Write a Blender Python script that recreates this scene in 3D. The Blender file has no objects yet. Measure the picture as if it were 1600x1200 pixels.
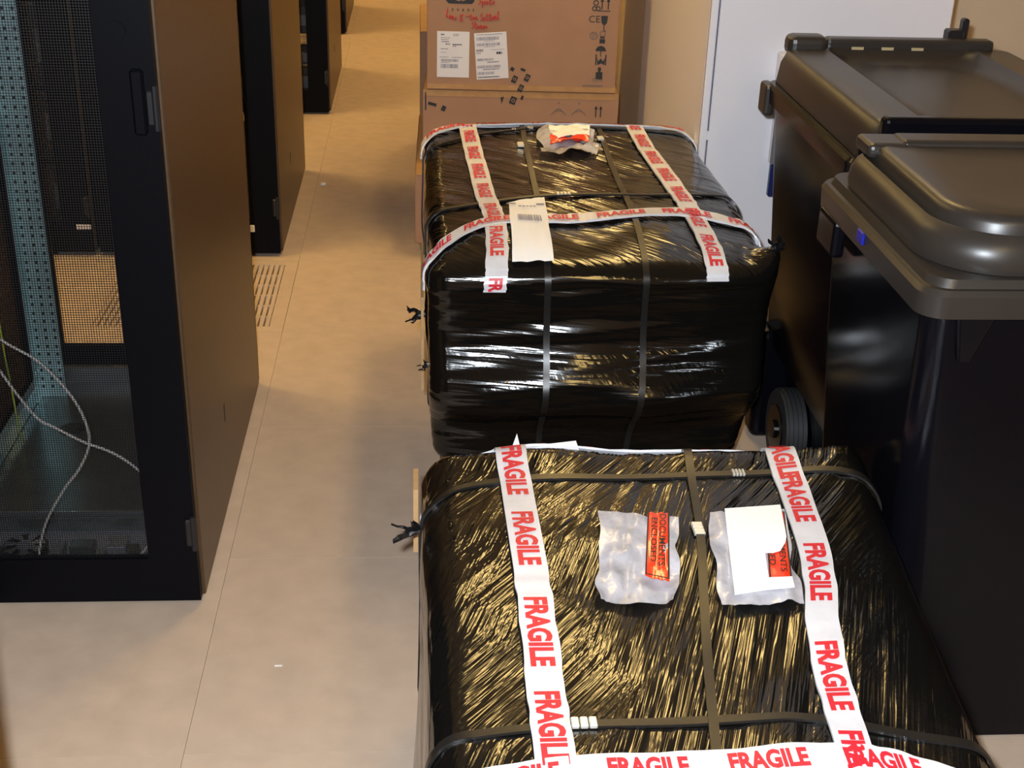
import bpy, bmesh, math, random
import numpy as np
from mathutils import Matrix, Vector

random.seed(4)
rng = np.random.default_rng(11)
scn = bpy.context.scene
COL = scn.collection

# ------------------------------------------------------------------ camera, light, exposure
cam_d = bpy.data.cameras.new('camera'); cam = bpy.data.objects.new('camera', cam_d); COL.objects.link(cam)
FPX = 2050.0
cam_d.sensor_width = 36.0; cam_d.lens = FPX / 1600.0 * 36.0; cam_d.clip_start = 0.05
d = np.array([654 - 800, -390 - 600, FPX]); vx = 660 - 800.0
v = np.array([vx, -(d[0] * vx + FPX * FPX) / d[1], FPX])
d /= np.linalg.norm(d); v /= np.linalg.norm(v)
R = np.stack([np.cross(v, d), d, -v])
right, down, fwd = R[:, 0], R[:, 1], R[:, 2]
cam.matrix_world = Matrix(((right[0], -down[0], -fwd[0], 0.0), (right[1], -down[1], -fwd[1], 0.0),
                           (right[2], -down[2], -fwd[2], 1.548), (0, 0, 0, 1)))
scn.camera = cam

w = bpy.data.worlds.new('world'); scn.world = w; w.use_nodes = True
w.node_tree.nodes['Background'].inputs[0].default_value = (0.05, 0.04, 0.03, 1)
w.node_tree.nodes['Background'].inputs[1].default_value = 0.2

scn.view_settings.view_transform = 'Standard'; scn.view_settings.look = 'None'
scn.view_settings.gamma = 1.0; scn.view_settings.use_curve_mapping = False
scn.view_settings.exposure = 0.0

# the camera's own flash: a small cool lamp just above the lens
fl = bpy.data.lights.new('camera_flash', 'SPOT'); fl.energy = 295; fl.color = (0.84, 0.92, 1.0)
fl.spot_size = math.radians(105); fl.spot_blend = 0.6; fl.shadow_soft_size = 0.018
flo = bpy.data.objects.new('camera_flash', fl); COL.objects.link(flo)
flo.location = (-0.045, 0.0, 1.60)
flo.rotation_euler = cam.matrix_world.to_euler()

LAMP_L = {'side': 28.0, 'main': 22.0}   # radiance of the ceiling diffusers over the side aisles and the main aisle
LAMP_C = (1.0, 0.67, 0.24)

# ------------------------------------------------------------------ materials
MATS = {}
def nt(m): return m.node_tree.nodes, m.node_tree.links
def mat(name, col, rough=0.5, metal=0.0, spec=0.5, noise=None, bump=None, coat=0.0):
    m = bpy.data.materials.new(name); m.use_nodes = True
    N, L = nt(m); b = N['Principled BSDF']
    b.inputs['Base Color'].default_value = (*col, 1); b.inputs['Roughness'].default_value = rough
    b.inputs['Metallic'].default_value = metal; b.inputs['Specular IOR Level'].default_value = spec
    b.inputs['Coat Weight'].default_value = coat
    tc = N.new('ShaderNodeTexCoord')
    if noise:                      # (scale, amount)
        t = N.new('ShaderNodeTexNoise'); t.inputs['Scale'].default_value = noise[0]; t.inputs['Detail'].default_value = 5
        L.new(tc.outputs['Object'], t.inputs['Vector'])
        r = N.new('ShaderNodeValToRGB'); a = noise[1]
        r.color_ramp.elements[0].position = 0.3; r.color_ramp.elements[1].position = 0.7
        r.color_ramp.elements[0].color = (*[c * (1 - a) for c in col], 1)
        r.color_ramp.elements[1].color = (*[min(1, c * (1 + a)) for c in col], 1)
        L.new(t.outputs['Fac'], r.inputs['Fac']); L.new(r.outputs['Color'], b.inputs['Base Color'])
    if bump:                       # (scale, strength, distance)
        t = N.new('ShaderNodeTexNoise'); t.inputs['Scale'].default_value = bump[0]; t.inputs['Detail'].default_value = 3
        L.new(tc.outputs['Object'], t.inputs['Vector'])
        bp = N.new('ShaderNodeBump'); bp.inputs['Strength'].default_value = bump[1]; bp.inputs['Distance'].default_value = bump[2]
        L.new(t.outputs['Fac'], bp.inputs['Height']); L.new(bp.outputs['Normal'], b.inputs['Normal'])
    MATS[name] = m
    return m

mat('floor_tile', (0.53, 0.41, 0.315), 0.62, spec=0.28, noise=(16, 0.07), bump=(220, 0.06, 0.001))
mat('floor_void', (0.03, 0.028, 0.025), 0.8)
mat('wall_paint', (0.70, 0.565, 0.40), 0.7, noise=(3, 0.04))
mat('ceiling_tile', (0.70, 0.68, 0.62), 0.8, noise=(30, 0.05))
mat('rack_side', (0.088, 0.050, 0.025), 0.40, metal=0.35, spec=0.5, noise=(60, 0.08), bump=(420, 0.05, 0.0006))
mat('rack_black', (0.0028, 0.0028, 0.0042), 0.45, spec=0.08, bump=(500, 0.04, 0.0005))
mat('galvanised', (0.42, 0.60, 0.62), 0.36, metal=0.6, noise=(25, 0.15))
mat('pan_metal', (0.20, 0.235, 0.24), 0.26, metal=0.85, noise=(12, 0.2))
mat('device_black', (0.008, 0.008, 0.010), 0.4)
mat('device_grey', (0.17, 0.18, 0.21), 0.4, metal=0.4)
mat('device_steel', (0.45, 0.46, 0.5), 0.3, metal=0.9)
mat('cord_white', (0.62, 0.60, 0.60), 0.5)
mat('cord_grey', (0.20, 0.22, 0.26), 0.5)
mat('cord_green', (0.35, 0.45, 0.05), 0.5)
mat('cardboard', (0.36, 0.205, 0.125), 0.75, noise=(9, 0.06), bump=(150, 0.08, 0.0008), spec=0.2)
mat('cardboard_edge', (0.45, 0.27, 0.12), 0.7, noise=(40, 0.1))
mat('box_tape', (0.44, 0.25, 0.11), 0.25, noise=(30, 0.08))
mat('print_black', (0.015, 0.014, 0.014), 0.6)
mat('print_grey', (0.16, 0.12, 0.10), 0.7)
mat('label_white', (0.70, 0.68, 0.70), 0.5)
mat('barcode_grey', (0.24, 0.23, 0.27), 0.6)
mat('marker_red', (0.50, 0.035, 0.03), 0.6)
mat('tape_red', (0.62, 0.018, 0.035), 0.45)
mat('tape_white', (0.66, 0.66, 0.70), 0.34, noise=(30, 0.06), bump=(55, 0.25, 0.002))
mat('strap_plastic', (0.011, 0.010, 0.0095), 0.36, bump=(700, 0.1, 0.0005))
mat('strap_clip', (0.78, 0.77, 0.70), 0.32, metal=0.6)
mat('paper_white', (0.93, 0.93, 0.93), 0.6)
mat('label_red', (0.86, 0.045, 0.012), 0.30, coat=0.5, bump=(26, 0.35, 0.006))
mat('bin_plastic', (0.0030, 0.0030, 0.0048), 0.19, spec=0.16, noise=(6, 0.1), bump=(300, 0.05, 0.0005))
mat('bin_lid', (0.026, 0.022, 0.019), 0.36, spec=0.5, noise=(6, 0.1), bump=(300, 0.06, 0.0005))
mat('rubber', (0.02, 0.02, 0.021), 0.6)
mat('blue_plastic', (0.01, 0.015, 0.30), 0.35)
mat('blue_sticker', (0.012, 0.02, 0.10), 0.35)
mat('cabinet_paint', (0.84, 0.81, 0.84), 0.38, spec=0.4)
mat('cabinet_gap', (0.05, 0.06, 0.16), 0.6)
mat('lock_metal', (0.62, 0.60, 0.60), 0.3, metal=0.8)
mat('gold_glint', (0.75, 0.62, 0.35), 0.3, metal=0.5)
mat('wood', (0.22, 0.13, 0.065), 0.7, noise=(20, 0.2))
mat('caster_green', (0.02, 0.09, 0.075), 0.5)
mat('lamp_frame', (0.75, 0.75, 0.75), 0.4)
mat('scrap_white', (0.8, 0.8, 0.82), 0.6)

for _k, _l in LAMP_L.items():
    m = bpy.data.materials.new('lamp_diffuser_' + _k); m.use_nodes = True; N, L = nt(m)
    N.remove(N['Principled BSDF']); e = N.new('ShaderNodeEmission'); e.inputs[0].default_value = (*LAMP_C, 1); e.inputs[1].default_value = _l
    L.new(e.outputs[0], N['Material Output'].inputs[0]); MATS['lamp_diffuser_' + _k] = m

# perforated steel door: real holes through the sheet, 6 mm pitch
m = bpy.data.materials.new('perforated_steel'); m.use_nodes = True; N, L = nt(m); b = N['Principled BSDF']
b.inputs['Base Color'].default_value = (0.006, 0.006, 0.0075, 1); b.inputs['Roughness'].default_value = 0.4
tc = N.new('ShaderNodeTexCoord'); mp = N.new('ShaderNodeMapping'); mp.inputs['Rotation'].default_value = (math.radians(90), 0, 0)
L.new(tc.outputs['Object'], mp.inputs['Vector'])
vo = N.new('ShaderNodeTexVoronoi'); vo.voronoi_dimensions = '2D'; vo.inputs['Scale'].default_value = 1 / 0.0046; vo.inputs['Randomness'].default_value = 0
L.new(mp.outputs[0], vo.inputs['Vector'])
lt = N.new('ShaderNodeMath'); lt.operation = 'LESS_THAN'; lt.inputs[1].default_value = 0.45
L.new(vo.outputs['Distance'], lt.inputs[0])
tr = N.new('ShaderNodeBsdfTransparent'); mx = N.new('ShaderNodeMixShader')
L.new(lt.outputs[0], mx.inputs[0]); L.new(b.outputs[0], mx.inputs[1]); L.new(tr.outputs[0], mx.inputs[2])
L.new(mx.outputs[0], N['Material Output'].inputs[0]); MATS['perforated_steel'] = m

# clear, crumpled plastic of the document pouches, glare put in as milky colour
m = bpy.data.materials.new('pouch_film'); m.use_nodes = True; N, L = nt(m); b = N['Principled BSDF']
b.inputs['Base Color'].default_value = (0.62, 0.61, 0.66, 1); b.inputs['Roughness'].default_value = 0.2
tc = N.new('ShaderNodeTexCoord'); t = N.new('ShaderNodeTexNoise'); t.inputs['Scale'].default_value = 22; t.inputs['Detail'].default_value = 4
L.new(tc.outputs['Object'], t.inputs['Vector'])
bp = N.new('ShaderNodeBump'); bp.inputs['Strength'].default_value = 0.5; bp.inputs['Distance'].default_value = 0.007
L.new(t.outputs['Fac'], bp.inputs['Height']); L.new(bp.outputs['Normal'], b.inputs['Normal'])
mr = N.new('ShaderNodeMapRange'); mr.inputs['From Min'].default_value = 0.3; mr.inputs['From Max'].default_value = 0.7
mr.inputs['To Min'].default_value = 0.12; mr.inputs['To Max'].default_value = 0.62
L.new(t.outputs['Fac'], mr.inputs['Value'])
tr = N.new('ShaderNodeBsdfTransparent'); mx = N.new('ShaderNodeMixShader')
L.new(mr.outputs[0], mx.inputs[0]); L.new(b.outputs[0], mx.inputs[1]); L.new(tr.outputs[0], mx.inputs[2])
L.new(mx.outputs[0], N['Material Output'].inputs[0]); MATS['pouch_film'] = m

def film_material(name, angles, side_tilt, dist_=0.0034):
    """black stretch film: glossy, with stretch creases along the directions it was pulled"""
    m = bpy.data.materials.new(name); m.use_nodes = True; N, L = nt(m); b = N['Principled BSDF']
    b.inputs['Base Color'].default_value = (0.0045, 0.0040, 0.0035, 1); b.inputs['Roughness'].default_value = 0.13
    b.inputs['Specular IOR Level'].default_value = 0.5
    tc = N.new('ShaderNodeTexCoord'); geo = N.new('ShaderNodeNewGeometry')
    def creases(rot, scale, dist):
        mp = N.new('ShaderNodeMapping'); mp.vector_type = 'TEXTURE'
        mp.inputs['Rotation'].default_value = rot; mp.inputs['Scale'].default_value = scale
        L.new(tc.outputs['Object'], mp.inputs['Vector'])
        n = N.new('ShaderNodeTexNoise'); n.inputs['Scale'].default_value = 1.0; n.inputs['Detail'].default_value = 2.0
        n.inputs['Roughness'].default_value = 0.5; n.inputs['Distortion'].default_value = dist
        L.new(mp.outputs[0], n.inputs['Vector']); return n.outputs['Fac']
    S = (0.20, 0.0095, 0.20)       # long along the crease, narrow across it
    top = [creases((0, 0, math.radians(a)), S, 0.06) for a in angles]
    msk = N.new('ShaderNodeTexNoise'); msk.inputs['Scale'].default_value = 3.2; msk.inputs['Detail'].default_value = 2
    L.new(tc.outputs['Object'], msk.inputs['Vector'])
    st = N.new('ShaderNodeMapRange'); st.inputs['From Min'].default_value = 0.44; st.inputs['From Max'].default_value = 0.56
    L.new(msk.outputs['Fac'], st.inputs['Value'])
    mt = N.new('ShaderNodeMix'); L.new(st.outputs[0], mt.inputs[0]); L.new(top[0], mt.inputs[2]); L.new(top[1], mt.inputs[3])
    side = creases((0, math.radians(side_tilt), 0), (0.24, 0.24, 0.014), 0.08)
    sx = N.new('ShaderNodeSeparateXYZ'); L.new(geo.outputs['True Normal'], sx.inputs[0])
    ab = N.new('ShaderNodeMath'); ab.operation = 'ABSOLUTE'; L.new(sx.outputs['Z'], ab.inputs[0])
    sm = N.new('ShaderNodeMapRange'); sm.inputs['From Min'].default_value = 0.45; sm.inputs['From Max'].default_value = 0.75
    L.new(ab.outputs[0], sm.inputs['Value'])
    ms = N.new('ShaderNodeMix'); L.new(sm.outputs[0], ms.inputs[0]); L.new(side, ms.inputs[2]); L.new(mt.outputs[0], ms.inputs[3])
    cr = N.new('ShaderNodeTexNoise'); cr.inputs['Scale'].default_value = 45; cr.inputs['Detail'].default_value = 2
    L.new(tc.outputs['Object'], cr.inputs['Vector'])
    add = N.new('ShaderNodeMath'); add.operation = 'MULTIPLY_ADD'; add.inputs[1].default_value = 0.10
    L.new(cr.outputs['Fac'], add.inputs[0]); L.new(ms.outputs[0], add.inputs[2])
    bp = N.new('ShaderNodeBump'); bp.inputs['Strength'].default_value = 1.0; bp.inputs['Distance'].default_value = dist_
    L.new(add.outputs[0], bp.inputs['Height']); L.new(bp.outputs['Normal'], b.inputs['Normal'])
    MATS[name] = m
film_material('film_near', (71, 52), 4)
film_material('film_far', (-50, -34), 3, 0.0026)
mat('film_tuft', (0.006, 0.006, 0.007), 0.2)

# ------------------------------------------------------------------ mesh helpers
ORG = {}
def link(o, parent=None):
    COL.objects.link(o)
    if parent is not None: o.parent = parent
    return o
def thing(name, label, cat, loc=(0, 0, 0), rz=0.0, group=None):
    o = bpy.data.objects.new(name, None); o.empty_display_size = 0.1
    o.location = loc; o.rotation_euler = (0, 0, rz); link(o)
    o['label'] = label; o['category'] = cat
    if group: o['group'] = group
    ORG[o] = np.array(loc, float); return o
def mesh_obj(name, V, F, mt, parent=None, smooth=False, local=False):
    V = np.array(V, float).reshape(-1, 3)
    org = ORG[parent] if parent is not None and not local else np.zeros(3)
    me = bpy.data.meshes.new(name); me.from_pydata((V - org).tolist(), [], F)
    me.materials.append(MATS[mt])
    if smooth: me.shade_smooth()
    me.update()
    o = bpy.data.objects.new(name, me); link(o, parent)
    ORG[o] = ORG[parent] if parent is not None else np.zeros(3)
    return o
def struct(o): o['kind'] = 'structure'; return o
def tag(o, label, cat, group=None):
    o['label'] = label; o['category'] = cat
    if group: o['group'] = group
    return o

class MB:
    def __init__(s): s.V = []; s.F = []
    def add(s, V, F):
        n = len(s.V); s.V += [tuple(map(float, p)) for p in V]; s.F += [tuple(n + i for i in f) for f in F]; return s
    def box(s, x0, x1, y0, y1, z0, z1, bev=0.0, seg=2):
        if bev <= 0:
            V = [(x, y, z) for z in (z0, z1) for y in (y0, y1) for x in (x0, x1)]
            return s.add(V, [(0, 2, 3, 1), (4, 5, 7, 6), (0, 1, 5, 4), (2, 6, 7, 3), (0, 4, 6, 2), (1, 3, 7, 5)])
        bm = bmesh.new(); bmesh.ops.create_cube(bm, size=1.0)
        for q in bm.verts:
            q.co = ((x0 + x1) / 2 + q.co.x * (x1 - x0), (y0 + y1) / 2 + q.co.y * (y1 - y0), (z0 + z1) / 2 + q.co.z * (z1 - z0))
        bmesh.ops.bevel(bm, geom=bm.edges[:], offset=bev, segments=seg, affect='EDGES', profile=0.5)
        bm.verts.index_update()
        s.add([q.co[:] for q in bm.verts], [[q.index for q in f.verts] for f in bm.faces]); bm.free(); return s
    def cyl(s, c, axis, r, h, n=20, r2=None, cap=True):
        c = np.array(c, float); ax = {'x': (1, 0, 0), 'y': (0, 1, 0), 'z': (0, 0, 1)}[axis]; ax = np.array(ax, float)
        a = np.roll(ax, 1); b2 = np.cross(ax, a); r2 = r if r2 is None else r2
        V = []
        for k, (t, rr) in enumerate(((-h / 2, r), (h / 2, r2))):
            for i in range(n):
                th = 2 * math.pi * i / n; V.append(c + ax * t + rr * (a * math.cos(th) + b2 * math.sin(th)))
        F = [(i, (i + 1) % n, n + (i + 1) % n, n + i) for i in range(n)]
        if cap: F += [tuple(range(n - 1, -1, -1)), tuple(range(n, 2 * n))]
        return s.add(V, F)
    def tube(s, P, r, n=8):
        P = np.array(P, float); T = np.gradient(P, axis=0); T /= np.linalg.norm(T, axis=1)[:, None]
        up = np.array([0.3, 0.8, 0.5]); V = []; F = []
        for i, (p, t) in enumerate(zip(P, T)):
            a = np.cross(t, up); a /= np.linalg.norm(a); b2 = np.cross(t, a)
            V += [p + r * (a * math.cos(k * 2 * math.pi / n) + b2 * math.sin(k * 2 * math.pi / n)) for k in range(n)]
            if i: F += [((i - 1) * n + k, (i - 1) * n + (k + 1) % n, i * n + (k + 1) % n, i * n + k) for k in range(n)]
        F += [tuple(range(n - 1, -1, -1)), tuple(range((len(P) - 1) * n, len(P) * n))]
        return s.add(V, F)
    def loft(s, secs, n=8, caps=(True, True)):
        """secs: (z, x0, x1, y0, y1, r) rounded rectangles, joined upward"""
        V = []; F = []; m4 = 4 * (n + 1)
        for (z, x0, x1, y0, y1, r) in secs:
            rr = r if isinstance(r, (tuple, list)) else (r,) * 4     # corners: +x+y, -x+y, -x-y, +x-y
            for q, (cx, cy, sx, sy, a0) in enumerate(((x1, y1, -1, -1, 0), (x0, y1, 1, -1, 90), (x0, y0, 1, 1, 180), (x1, y0, -1, 1, 270))):
                for k in range(n + 1):
                    a = math.radians(a0 + 90 * k / n)
                    V.append((cx + sx * rr[q] + rr[q] * math.cos(a), cy + sy * rr[q] + rr[q] * math.sin(a), z))
        for i in range(len(secs) - 1):
            F += [(i * m4 + k, i * m4 + (k + 1) % m4, (i + 1) * m4 + (k + 1) % m4, (i + 1) * m4 + k) for k in range(m4)]
        if caps[0]: F.append(tuple(range(m4 - 1, -1, -1)))
        if caps[1]: F.append(tuple(range((len(secs) - 1) * m4, len(secs) * m4)))
        return s.add(V, F)
    def build(s, name, mt, parent=None, smooth=False, local=False):
        return mesh_obj(name, s.V, s.F, mt, parent, smooth, local)

def auto_smooth(o, ang=35):
    me = o.data; me.shade_smooth()
    bm = bmesh.new(); bm.from_mesh(me)
    for e in bm.edges:
        if len(e.link_faces) == 2 and e.calc_face_angle(0) > math.radians(ang): e.smooth = False
    bm.to_mesh(me); bm.free(); return o

def smooth_path(P, n=40):
    P = np.array(P, float); k = len(P); out = []
    Q = np.vstack([2 * P[0] - P[1], P, 2 * P[-1] - P[-2]])
    for i in range(k - 1):
        a, b2, c, d2 = Q[i:i + 4]; m_ = max(2, n // (k - 1))
        for t in np.linspace(0, 1, m_, endpoint=False):
            out.append(0.5 * ((2 * b2) + (c - a) * t + (2 * a - 5 * b2 + 4 * c - d2) * t * t + (-a + 3 * b2 - 3 * c + d2) * t ** 3))
    out.append(P[-1]); return np.array(out)

_txt = {}
def text_mesh(s, offset=0.0, cuts=0, shear=0.0, space=1.0):
    """lettering outlines as a flat mesh, normalised to x 0..1, y 0..1"""
    key = (s, offset, cuts, shear, space)
    if key in _txt: return _txt[key]
    cu = bpy.data.curves.new('lettering', 'FONT'); cu.body = s; cu.offset = offset; cu.resolution_u = 3; cu.shear = shear
    cu.space_character = space
    ob = bpy.data.objects.new('lettering', cu); COL.objects.link(ob)
    dg = bpy.context.evaluated_depsgraph_get(); dg.update()
    me = bpy.data.meshes.new_from_object(ob.evaluated_get(dg))
    bm = bmesh.new(); bm.from_mesh(me)
    xs = [q.co.x for q in bm.verts]; x0, x1 = min(xs), max(xs)
    for i in range(1, cuts + 1):
        bmesh.ops.bisect_plane(bm, geom=bm.verts[:] + bm.edges[:] + bm.faces[:], plane_co=(x0 + (x1 - x0) * i / (cuts + 1), 0, 0), plane_no=(1, 0, 0))
    bm.verts.index_update()
    V = np.array([q.co[:] for q in bm.verts]); F = [tuple(q.index for q in f.verts) for f in bm.faces]
    bm.free(); bpy.data.objects.remove(ob); bpy.data.curves.remove(cu); bpy.data.meshes.remove(me)
    lo, hi = V.min(0), V.max(0)
    uv = (V[:, :2] - lo[:2]) / (hi[:2] - lo[:2])
    _txt[key] = (uv, F); return _txt[key]

# ------------------------------------------------------------------ the room
X0, X1, Y0, Y1, H = -2.80, 2.60, -2.435, 12.565, 2.75
slab = struct(MB().box(X0, X1, Y0, Y1, -0.30, -0.030).build('floor', 'floor_void'))
tile_src = None; NT = 0
gx0, gy0, T = -0.40, 1.765, 0.60
for j in range(-7, 18):
    for i in range(-4, 5):
        x, y = gx0 + i * T, gy0 + j * T
        if i == -1 and j == 3:      # the perforated ventilation tile between the first two racks
            g = MB(); e = 0.042; h0, h1 = -0.03, 0.0
            g.box(x + .001, x + T - .001, y + .001, y + e, h0, h1).box(x + .001, x + T - .001, y + T - e, y + T - .001, h0, h1)
            n = 30; p = (T - 2 * e) / n
            g.box(x + .001, x + e, y + e, y + T - e, h0, h1).box(x + T - e, x + T - .001, y + e, y + T - e, h0, h1)
            for k in range(n):
                g.box(x + e + k * p + 0.0028, x + e + (k + 1) * p - 0.0028, y + e, y + T - e, h0, h1 - 0.0005)
            for k in range(1, 6):
                yy = y + e + k * (T - 2 * e) / 6; g.box(x + e, x + T - e, yy - .004, yy + .004, h0, h1 - 0.004)
            o = g.build('vent_tile', 'floor_tile', slab); o['label'] = 'slotted ventilation tile'
            continue
        if tile_src is None:
            tile_src = MB().box(0.0004, T - 0.0004, 0.0004, T - 0.0004, -0.03, 0.0).build('floor_tile', 'floor_tile', slab)
            tile_src.location = (x, y, 0)
        else:
            c = tile_src.copy(); COL.objects.link(c); c.location = (x, y, 0)
struct(MB().box(X0, X1, Y0, Y1, H, H + 0.1).build('ceiling', 'ceiling_tile'))
struct(MB().box(X0 - 0.1, X0, Y0, Y1, 0, H).build('wall_left', 'wall_paint'))
struct(MB().box(X1, X1 + 0.1, Y0, 4.47, 0, H).build('wall_right', 'wall_paint'))
struct(MB().box(X0 - 0.1, X1 + 0.1, Y1, Y1 + 0.1, 0, H).build('wall_far', 'wall_paint'))
struct(MB().box(X0 - 0.1, X1 + 0.1, Y0 - 0.1, Y0, 0, H).build('wall_near', 'wall_paint'))
struct(MB().box(0.760, X1 + 0.1, 4.47, Y1, 0, H).build('wall_recess', 'wall_paint'))

def ceiling_lamp(x, y, label, along='x'):
    hx, hy = (0.62, 0.16) if along == 'x' else (0.16, 0.62)
    t = thing('ceiling_light', label, 'light', (x, y, H), 0, 'fluorescent ceiling lights')
    f = MB(); z0, z1 = H - 0.055, H - 0.001
    f.box(x - hx, x + hx, y - hy, y - hy + .015, z0, z1).box(x - hx, x + hx, y + hy - .015, y + hy, z0, z1)
    f.box(x - hx, x - hx + .015, y - hy + .015, y + hy - .015, z0, z1).box(x + hx - .015, x + hx, y - hy + .015, y + hy - .015, z0, z1)
    f.build('lamp_frame', 'lamp_frame', t)
    MB().box(x - hx + .016, x + hx - .016, y - hy + .016, y + hy - .016, H - 0.05, H - 0.03).build('diffuser', 'lamp_diffuser_' + ('side' if along == 'x' else 'main'), t)
for y, s in ((3.70, 'between the nearest and second rack'), (5.65, 'between the second and third rack'),
             (7.60, 'between the third and fourth rack'), (9.60, 'behind the fourth rack')):
    ceiling_lamp(-1.35, y, 'fluorescent ceiling light over the side aisle ' + s)
for y, s in ((-0.75, 'near the camera'), (3.9, 'above the cardboard boxes'), (7.0, 'beyond the cardboard boxes'), (10.2, 'at the far end of the room')):
    ceiling_lamp(0.66, y, 'fluorescent ceiling light over the main aisle ' + s, 'y')

# ------------------------------------------------------------------ server racks
RW, RD, RH = 0.60, 1.00, 2.00
def make_rack(xr, yf, label, detail=False, rear_split=False):
    """xr: world x of the right side, yf: world y of the front"""
    xl = xr - RW; yb = yf + RD
    t = thing('server_rack', label, 'rack', ((xl + xr) / 2, yf, 0), 0, 'black server racks in a row')
    b = MB()
    b.box(xl + .012, xr - .012, yf + .02, yf + .05, 0.004, .045).box(xl + .012, xr - .012, yb - .05, yb - .02, 0.004, .045)
    b.box(xl + .012, xl + .05, yf + .05, yb - .05, 0.004, .045).box(xr - .05, xr - .012, yf + .05, yb - .05, 0.004, .045)
    b.build('base_frame', 'rack_black', t)
    pan = MB().box(xl + .05, xr - .05, yf + .27, yb - .05, .034, .045).build('bottom_pan', 'pan_metal', t)
    if detail:
        g = MB().cyl((xl + .19, yf + .67, .046), 'z', .030, .003, 24).build('cable_hole', 'device_black', pan)
        MB().box(xl + .05, xr - .05, yf + .268, yf + .274, .045, .056).build('pan_edge', 'device_steel', pan)
        MB().box(xl + .10, xr - .05, yb - .07, yb - .055, .045, .088).build('pan_lip', 'device_steel', pan)
        MB().box(xl + .05, xr - .05, yf + .05, yf + .27, .006, .012).build('cable_well', 'device_grey', t)
        MB().box(xl + .052, xl + .072, yf + .06, yb - .06, .046, .085, bev=.002, seg=1).build('side_beam', 'galvanised', t)
    for x, sgn in ((xl, 1), (xr, -1)):
        a, c = sorted((x, x + sgn * 0.010))
        p = MB().box(a, c, yf + .018, yb - .004, 0.012, RH - .012, bev=0.0025, seg=1).build('side_panel', 'rack_side', t)
        if sgn < 0:
            MB().box(x - .002, x + .0012, yf + .40, yf + .408, .205, .245).build('latch_slot', 'device_black', p)
    for x in (xl + .012, xr - .042):
        for y in (yf + .02, yb - .05):
            MB().box(x, x + .03, y, y + .03, .045, RH - .05).build('corner_post', 'rack_black', t)
    MB().box(xl, xr, yf + .018, yb, RH - .05, RH, bev=.004, seg=1).build('roof', 'rack_black', t)
    # mounting rails with square holes
    xc = (xl + xr) / 2
    for sx in (-1, 1):
        for y, gal in ((yf + .09, False), (yf + .85, True)):
            xa, xb = sorted((xc + sx * .165, xc + sx * .228)) if gal else sorted((xc + sx * .232, xc + sx * .262))
            r = MB()
            r.box(xa, xb, y, y + .003, .045, RH - .05)
            xe = xb if sx > 0 else xa
            r.box(xe - .0015, xe + .0015, y - .035, y, .045, RH - .05)
            rail = r.build('mounting_rail', 'galvanised' if gal else 'rack_black', t)
            if detail and gal and sx < 0:
                hm = MB()
                for k in range(64):
                    z = .07 + k * .0222
                    for xx in (xa + .006, (xa + xb) / 2 - .003, xb - .012):
                        hm.box(xx, xx + .0065, y - .0012, y - .0004, z, z + .0075)
                hm.build('rail_hole', 'device_black', rail)['kind'] = 'stuff'
    # front door: frame, perforated sheet, handle, hinges
    dm = MB(); st = .10
    dm.box(xl + .002, xl + st, yf - .004, yf + .016, .014, RH - .01).box(xr - st, xr - .006, yf - .004, yf + .016, .014, RH - .01)
    dm.box(xl + st, xr - st, yf - .004, yf + .016, .014, .112).box(xl + st, xr - st, yf - .004, yf + .016, RH - .10, RH - .01)
    door = dm.build('front_door', 'rack_black', t)
    MB().box(xl + st - .01, xr - st + .01, yf + .004, yf + .0045, .10, RH - .09).build('perforated_sheet', 'perforated_steel', door)
    for z in (.172, 1.0, 1.82):
        MB().box(xr - .024, xr - .004, yf - .010, yf - .003, z - .03, z + .03, bev=.003, seg=1).cyl((xr - .008, yf - .008, z), 'z', .006, .075, 10).build('hinge', 'device_black', door)
    MB().box(xr - .046, xr - .024, yf - .016, yf - .003, .955, 1.065, bev=.004, seg=1).cyl((xr - .062, yf - .005, 1.125), 'y', .016, .006, 16).build('door_handle', 'rack_black', door)
    rm = MB()
    rm.box(xl + .002, xl + .10, yb, yb + .016, .014, RH - .01).box(xr - .10, xr - .002, yb, yb + .016, .014, RH - .01)
    rm.box(xl + .10, xr - .10, yb, yb + .016, .014, .12).box(xl + .10, xr - .10, yb, yb + .016, RH - .1, RH - .01)
    rd = rm.build('rear_door', 'rack_black', t)
    if rear_split:
        MB().box(xl + .255, xr - .09, yb + .001, yb + .012, .10, RH - .09).build('rear_door_leaf', 'rack_black', rd)
    else:
        MB().box(xl + .09, xr - .09, yb + .006, yb + .0065, .11, RH - .09).build('perforated_sheet', 'perforated_steel', rd)
    return t

make_rack(-0.440, 0.078, 'black server rack at the bottom left corner, only its rear edge in view')
rack1 = make_rack(-0.427, 2.200, 'nearest tall black server rack with a perforated door and white cords inside', True, True)
rack2 = make_rack(-0.458, 4.203, 'second black server rack, behind the nearest one and the slotted floor tile')
rack2b = make_rack(-1.072, 4.203, 'black server rack glimpsed through the perforated door of the nearest rack')
rack3 = make_rack(-0.412, 6.125, 'third black server rack along the aisle, with a pale blue unit low inside')
rack4 = make_rack(-0.432, 8.045, 'farthest black server rack, at the top edge of the photo')

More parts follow.
